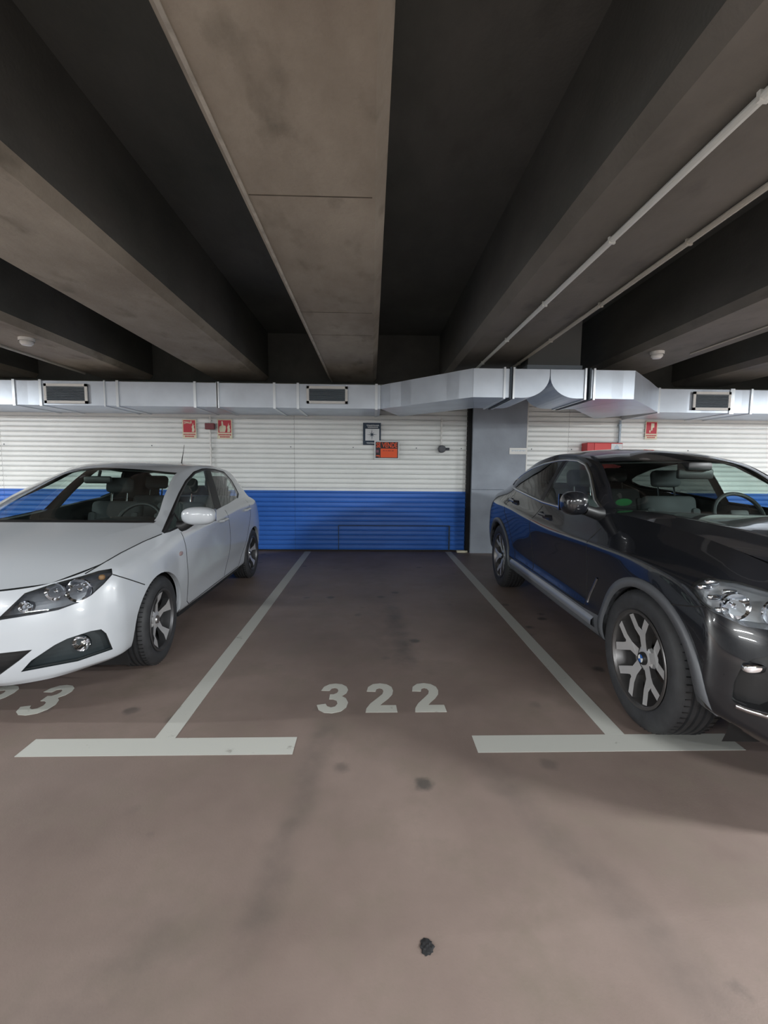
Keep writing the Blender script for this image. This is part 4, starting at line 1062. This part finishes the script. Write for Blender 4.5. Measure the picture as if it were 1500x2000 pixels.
BT = [((.36, -.75, .89), (0, -.80, .87)), ((.45, -.45, 1.012), (0, -.52, .995)), ((.55, 0, 1.085), (0, -.1, 1.07)), ((.66, .50, 1.108), (0, .33, 1.10)), ((.70, .70, 1.095), (0, .36, 1.095)),
      ((.645, 1.0, 1.275), (0, .72, 1.28)), ((.585, 1.30, 1.425), (0, 1.09, 1.44)), ((.585, 1.65, 1.485), (0, 1.5, 1.525)), ((.585, 2.05, 1.505), (0, 2.0, 1.56)), ((.58, 2.45, 1.475), (0, 2.45, 1.55)),
      ((.57, 2.85, 1.415), (0, 2.9, 1.505)), ((.555, 3.2, 1.315), (0, 3.25, 1.41)), ((.54, 3.5, 1.20), (0, 3.58, 1.26)), ((.5, 3.78, 1.09), (0, 3.86, 1.08))]
shell(bw, BS, BT, BTs)
label_uv(bw, 'hood', lambda p, u, v, c: p == 1 and u < 3.9)
label_uv(bw, 'cowl', lambda p, u, v, c: p == 1 and 3.9 <= u < 4.1 and v > 3.0)
label_uv(bw, 'windscreen', lambda p, u, v, c: p == 1 and 4.1 <= u < 5.95 and v > 3.25)
label_uv(bw, 'rear_window', lambda p, u, v, c: p == 1 and 10.2 < u < 12.4 and v > 3.9)
sideS = lambda f, c: c.x > .5 and f[bw.P] == 0
topS = lambda f, c: c.x > .45 and f[bw.P] == 1
fr = lambda f, c: c.y < -.1 and f[bw.P] == 0
label_uv(bw, 'front_bumper', lambda p, u, v, c: p == 0 and c.y < -.02)
label_uv(bw, 'rear_bumper', lambda p, u, v, c: p == 0 and c.y > 3.2 and c.z < .70)
label_uv(bw, 'tail_lamp', lambda p, u, v, c: p == 0 and 11.3 < u < 12.7 and 5.2 < v < 6.6)
bw.cut([(-.50, .79), (-.30, .765), (.0, .6), (.40, .2), (.58, .45), (.59, .84), (.58, .95), (.40, 1.2), (-.7, 1.2)], 'front_fender', 'side', sideS)
DF = [(.60, .46), (1.66, .46), (1.72, .52), (1.76, .82), (1.70, .98), (1.66, 1.2), (.50, 1.2), (.585, .92), (.595, .84)]
DR = [(1.67, .46), (2.20, .46), (2.33, .60), (2.46, .78), (2.60, .90), (2.62, 1.2), (1.67, 1.2), (1.705, .98), (1.765, .82), (1.725, .52)]
bw.cut([(.30, .2), (2.45, .2), (2.45, .43), (2.2, .445), (.60, .45), (.30, .47)], 'sill', 'side', sideS)
bw.cut(DF, 'front_door', 'side', sideS); bw.cut(DR, 'rear_door', 'side', sideS)
AR = (-.055, .35, .405); ARr = (2.862, .35, .405)
for (a, b, r) in (AR, ARr): bw.cut([(a + r * math.cos(math.radians(t)), b + r * math.sin(math.radians(t))) for t in range(0, 360, 9)], 'hole', 'side', sideS)
WF = [(.76, 1.085), (.92, 1.15), (1.08, 1.24), (1.24, 1.33), (1.40, 1.405), (1.56, 1.44), (1.78, 1.452), (1.74, 1.07), (1.42, 1.06), (1.15, 1.045), (.91, 1.05)]
WB = [(1.78, 1.452), (1.95, 1.45), (2.30, 1.425), (2.66, 1.375), (2.95, 1.305), (3.08, 1.255), (3.10, 1.215), (3.02, 1.17), (2.73, 1.145), (2.31, 1.115), (1.92, 1.085), (1.74, 1.07)]
bw.cut(WF, 'front_window', 'side', topS); bw.cut(WB, 'rear_side_window', 'side', topS)
bw.cut([(1.80, 1.46), (1.86, 1.46), (1.82, 1.06), (1.74, 1.06)], 'b_pillar', 'side', topS)
pc = lambda L: [(1160 + x / 4.412, 1100 + y / 4.412) for x, y in L]
HL = pc([(832, 200), (860, 165), (940, 120), (1230, 155), (1500, 230), (1650, 280), (1820, 380), (1850, 520), (1700, 585), (1500, 575), (1300, 545), (1180, 490), (1010, 410), (900, 320)])
FG = pc([(1185, 1170), (1200, 1040), (1270, 900), (1360, 830), (1500, 800), (1700, 790), (1720, 1200), (1500, 1290), (1330, 1250), (1215, 1205)])
bw.cut(HL, 'headlamp', 'px', fr); bw.cut(FG, 'fog_recess', 'px', fr)
bw.cut([(.03, .60), (.27, .60), (.31, .70), (.28, .80), (.03, .80)], 'kidney', 'front', lambda f, c: c.y < -.5 and f[bw.P] == 0)
bw.cut([(-.1, .33), (.34, .33), (.40, .46), (-.1, .46)], 'lower_grille', 'front', lambda f, c: c.y < -.5 and f[bw.P] == 0)
for lb, nm, ce in (('body', 'body_shell', True), ('hood', 'bonnet', True), ('front_bumper', 'front_bumper', True), ('rear_bumper', 'rear_bumper', True), ('front_fender', 'front_wing', False), ('front_door', 'front_door', False), ('rear_door', 'rear_door', False)):
    bw.piece(lb, nm, M_bp, ce, M_lin)
bw.piece('sill', 'side_sill', M_clg, inner=M_lin)
bw.piece('cowl', 'wiper_cowl', M_black, True); bw.piece('tail_lamp', 'tail_lamp', M_ltail)
bw.piece('windscreen', 'windscreen', M_glass, True); bw.piece('rear_window', 'rear_window', M_glass_d, True)
bw.piece('front_window', 'front_side_window', M_glass_s); bw.piece('rear_side_window', 'rear_side_window', M_glass_d); bw.piece('b_pillar', 'b_pillar', M_black, inner=M_lin, off=.001)
M_wch = plain('window_chrome', (.62, .63, .62), .22, 1)
bw.ribbon(WF[:6] + WB[:], 'side', 'chrome_window_trim', M_wch, .026, .007)
bw.ribbon(WF[7:] + WF[:1], 'side', 'chrome_window_trim', M_wch, .026, .007)
bw.bucket('headlamp', 'headlamp_bucket', plain('suv_lamp_housing', (.52, .54, .57), .22, .7), (-.02, .07, 0), shrink=.05); bw.piece('headlamp', 'headlamp_lens', M_lens)
bw.bucket('fog_recess', 'fog_lamp_recess', M_black, (-.01, .05, 0), shrink=.05); bw.bucket('lower_grille', 'lower_grille', M_black, (0, .06, 0), True)
bw.bucket('kidney', 'kidney_grille', M_black, (0, .05, 0))
bw.ribbon([(.03, .60), (.27, .60), (.31, .70), (.28, .80), (.03, .80)], 'front', 'grille_chrome', M_chrome, .018, .008, True)
for nm, pxs, r, dep in (('outer_projector', (1452, 1191), .052, .05), ('inner_projector', (1540, 1205), .055, .05)):
    h = at_px(bw, pxs, .04) if bw.px_pt(pxs)[0] else None
    if h:
        mb = MB(); bowl(mb, h[0], Vector((.2, -1, 0)).normalized(), r, dep); [bw.solid(mb, nm, M_refl, sg) for sg in (1, -1)]
for pxs in ((1380, 1150), (1400, 1170), (1415, 1195), (1395, 1140), (1430, 1160)):
    h = bw.px_pt(pxs)
    if h[0]:
        mb = MB(); ell(mb, h[0] + Vector((-.012, .03, 0)), (.03, .012, .012), 3); [bw.solid(mb, 'lamp_facet', M_refl, sg) for sg in (1, -1)]
h = bw.px_pt((1478, 1308))
if h[0]: mb = MB(); ell(mb, h[0] + Vector((0, .015, 0)), (.045, .02, .020), 3); [bw.solid(mb, 'fog_lamp', M_refl, sg) for sg in (1, -1)]
bw.ribbon([(1438, 1378), (1460, 1387), (1500, 1399), (1540, 1404)], 'px', 'bumper_chrome', M_chrome, .016, .008)
for ln in ([(.56, .99), (.585, .92), (.595, .84), (.60, .46), (1.66, .46), (1.72, .52), (1.76, .82), (1.70, .98), (1.685, 1.04)], [(1.67, .46), (2.20, .46), (2.33, .60), (2.46, .78), (2.60, .90), (2.61, 1.08)]): bw.ribbon(ln, 'side', 'shut_line', M_seam, .006, .0012)
bw.ribbon([(1310, 1180), (1345, 1184), (1378, 1185)], 'px', 'shut_line', M_seam, .006)
vp = [(1167, 1129.6), (1160, 1145), (1153, 1160), (1147.5, 1176)]
bw.ribbon(vp, 'px', 'wing_vent_trim', M_chrome, .014, .006)
for yb in (AR, ARr): arch_parts(bw, yb[0], yb[1], yb[2], .52, .26, M_black, (.406, .455, .010), M_clg, .04)
# sill highlight ledge
mb = MB(); pts = []
for i in range(25):
    y = .46 + (2.30 - .46) * i / 24; p, n = bw.side_pt(y, .405); pts.append(p)
V = []
for p in pts: V += [p + Vector((-.002, 0, .035)), p + Vector((.022, 0, .012)), p + Vector((.022, 0, -.02)), p + Vector((-.004, 0, -.04))]
Fc = [(4 * i + k, 4 * i + k + 1, 4 * i + 5 + k, 4 * i + 4 + k) for i in range(24) for k in range(3)]
M_sil = plain('sill_trim', (.33, .35, .39), .35, .6)
for sg in (1, -1): meshobj('sill_trim', bw.flip(V, sg), Fc, M_sil, bw.root, True)
# wheels
P_, xf_ = make_wheel('Y', .364, .245, .250, M_alum, plain('alloy_dark', (.16, .155, .155), .35, .8), M_tyre); WMB = wheel_meshes(P_)
o = MB().lathe([(0, xf_ - .014), (.030, xf_ - .014), (.034, xf_ - .022), (.034, xf_ - .032)], 28).sbuild('hub_cap', M_black); WMB.append(('hub_cap', o.data)); bpy.data.objects.remove(o)
for nm, q0, m_ in (('hub_badge_blue', 0, plain('badge_blue', (.03, .12, .40), .3)), ('hub_badge_white', 90, M_white)):
    mb = MB()
    for q in (q0, q0 + 180):
        mb.prism([(0, 0)] + [(.021 * math.cos(math.radians(q + t)), .021 * math.sin(math.radians(q + t))) for t in range(0, 91, 15)], xf_ - .0138, xf_ - .0125, 0)
    o = mb.build(nm, m_); WMB.append((nm, o.data)); bpy.data.objects.remove(o)
for sg in (1, -1):
    for y in (0, 2.864): place_wheel(bw, WMB, y, .364, .812, sg, 22 if y == 0 else 47)
# underside, interior
MB().box((-.58, -.52, .26), (.58, 3.7, .33)).box((-.84, .42, .26), (.84, 2.42, .32)).build('floor_pan', M_dark, bw.root)
MB().rbox((-.76, .52, .66), (.76, .90, 1.0), .06, n=3).rbox((-.68, .36, .90), (.68, .72, 1.055), .05).sbuild('dashboard', M_dash, bw.root)
seat(bw, -.40, 1.72, .42); seat(bw, .40, 1.72, .42); seat(bw, -.40, 2.62, .46, True, 18, 'rear_seat'); seat(bw, .40, 2.62, .46, True, 18, 'rear_seat')
steering(bw, .40, 1.06, 1.02)
MB().rbox((-.13, .98, 1.30), (.13, 1.02, 1.375), .015).rbox((-.09, .94, 1.36), (.09, 1.08, 1.425), .02).sbuild('interior_mirror', M_black, bw.root)
mirror_pair(bw, (1.035, .62, 1.145), (.082, .085, .078), M_bp, [(.84, .66, 1.07), (.88, .65, 1.075), (.96, .63, 1.10)], M_black)
for (y, z) in ((1.52, .975), (2.46, 1.03)):
    p, n = bw.side_pt(y, z); mb = MB(); mb.tube([p + Vector((-.01, -.13, -.004)), p + Vector((.026, -.10, 0)), p + Vector((.03, .06, .006)), p + Vector((-.01, .09, .008))], .015, 8)
    for sg in (1, -1): bw.solid(mb, 'door_handle', M_bp, sg)
sticker(bw, (1218, 980), .052, .036, M_stkg)
sticker(bw, (1218, 979), .036, .012, M_dash, 'sticker_print', False)
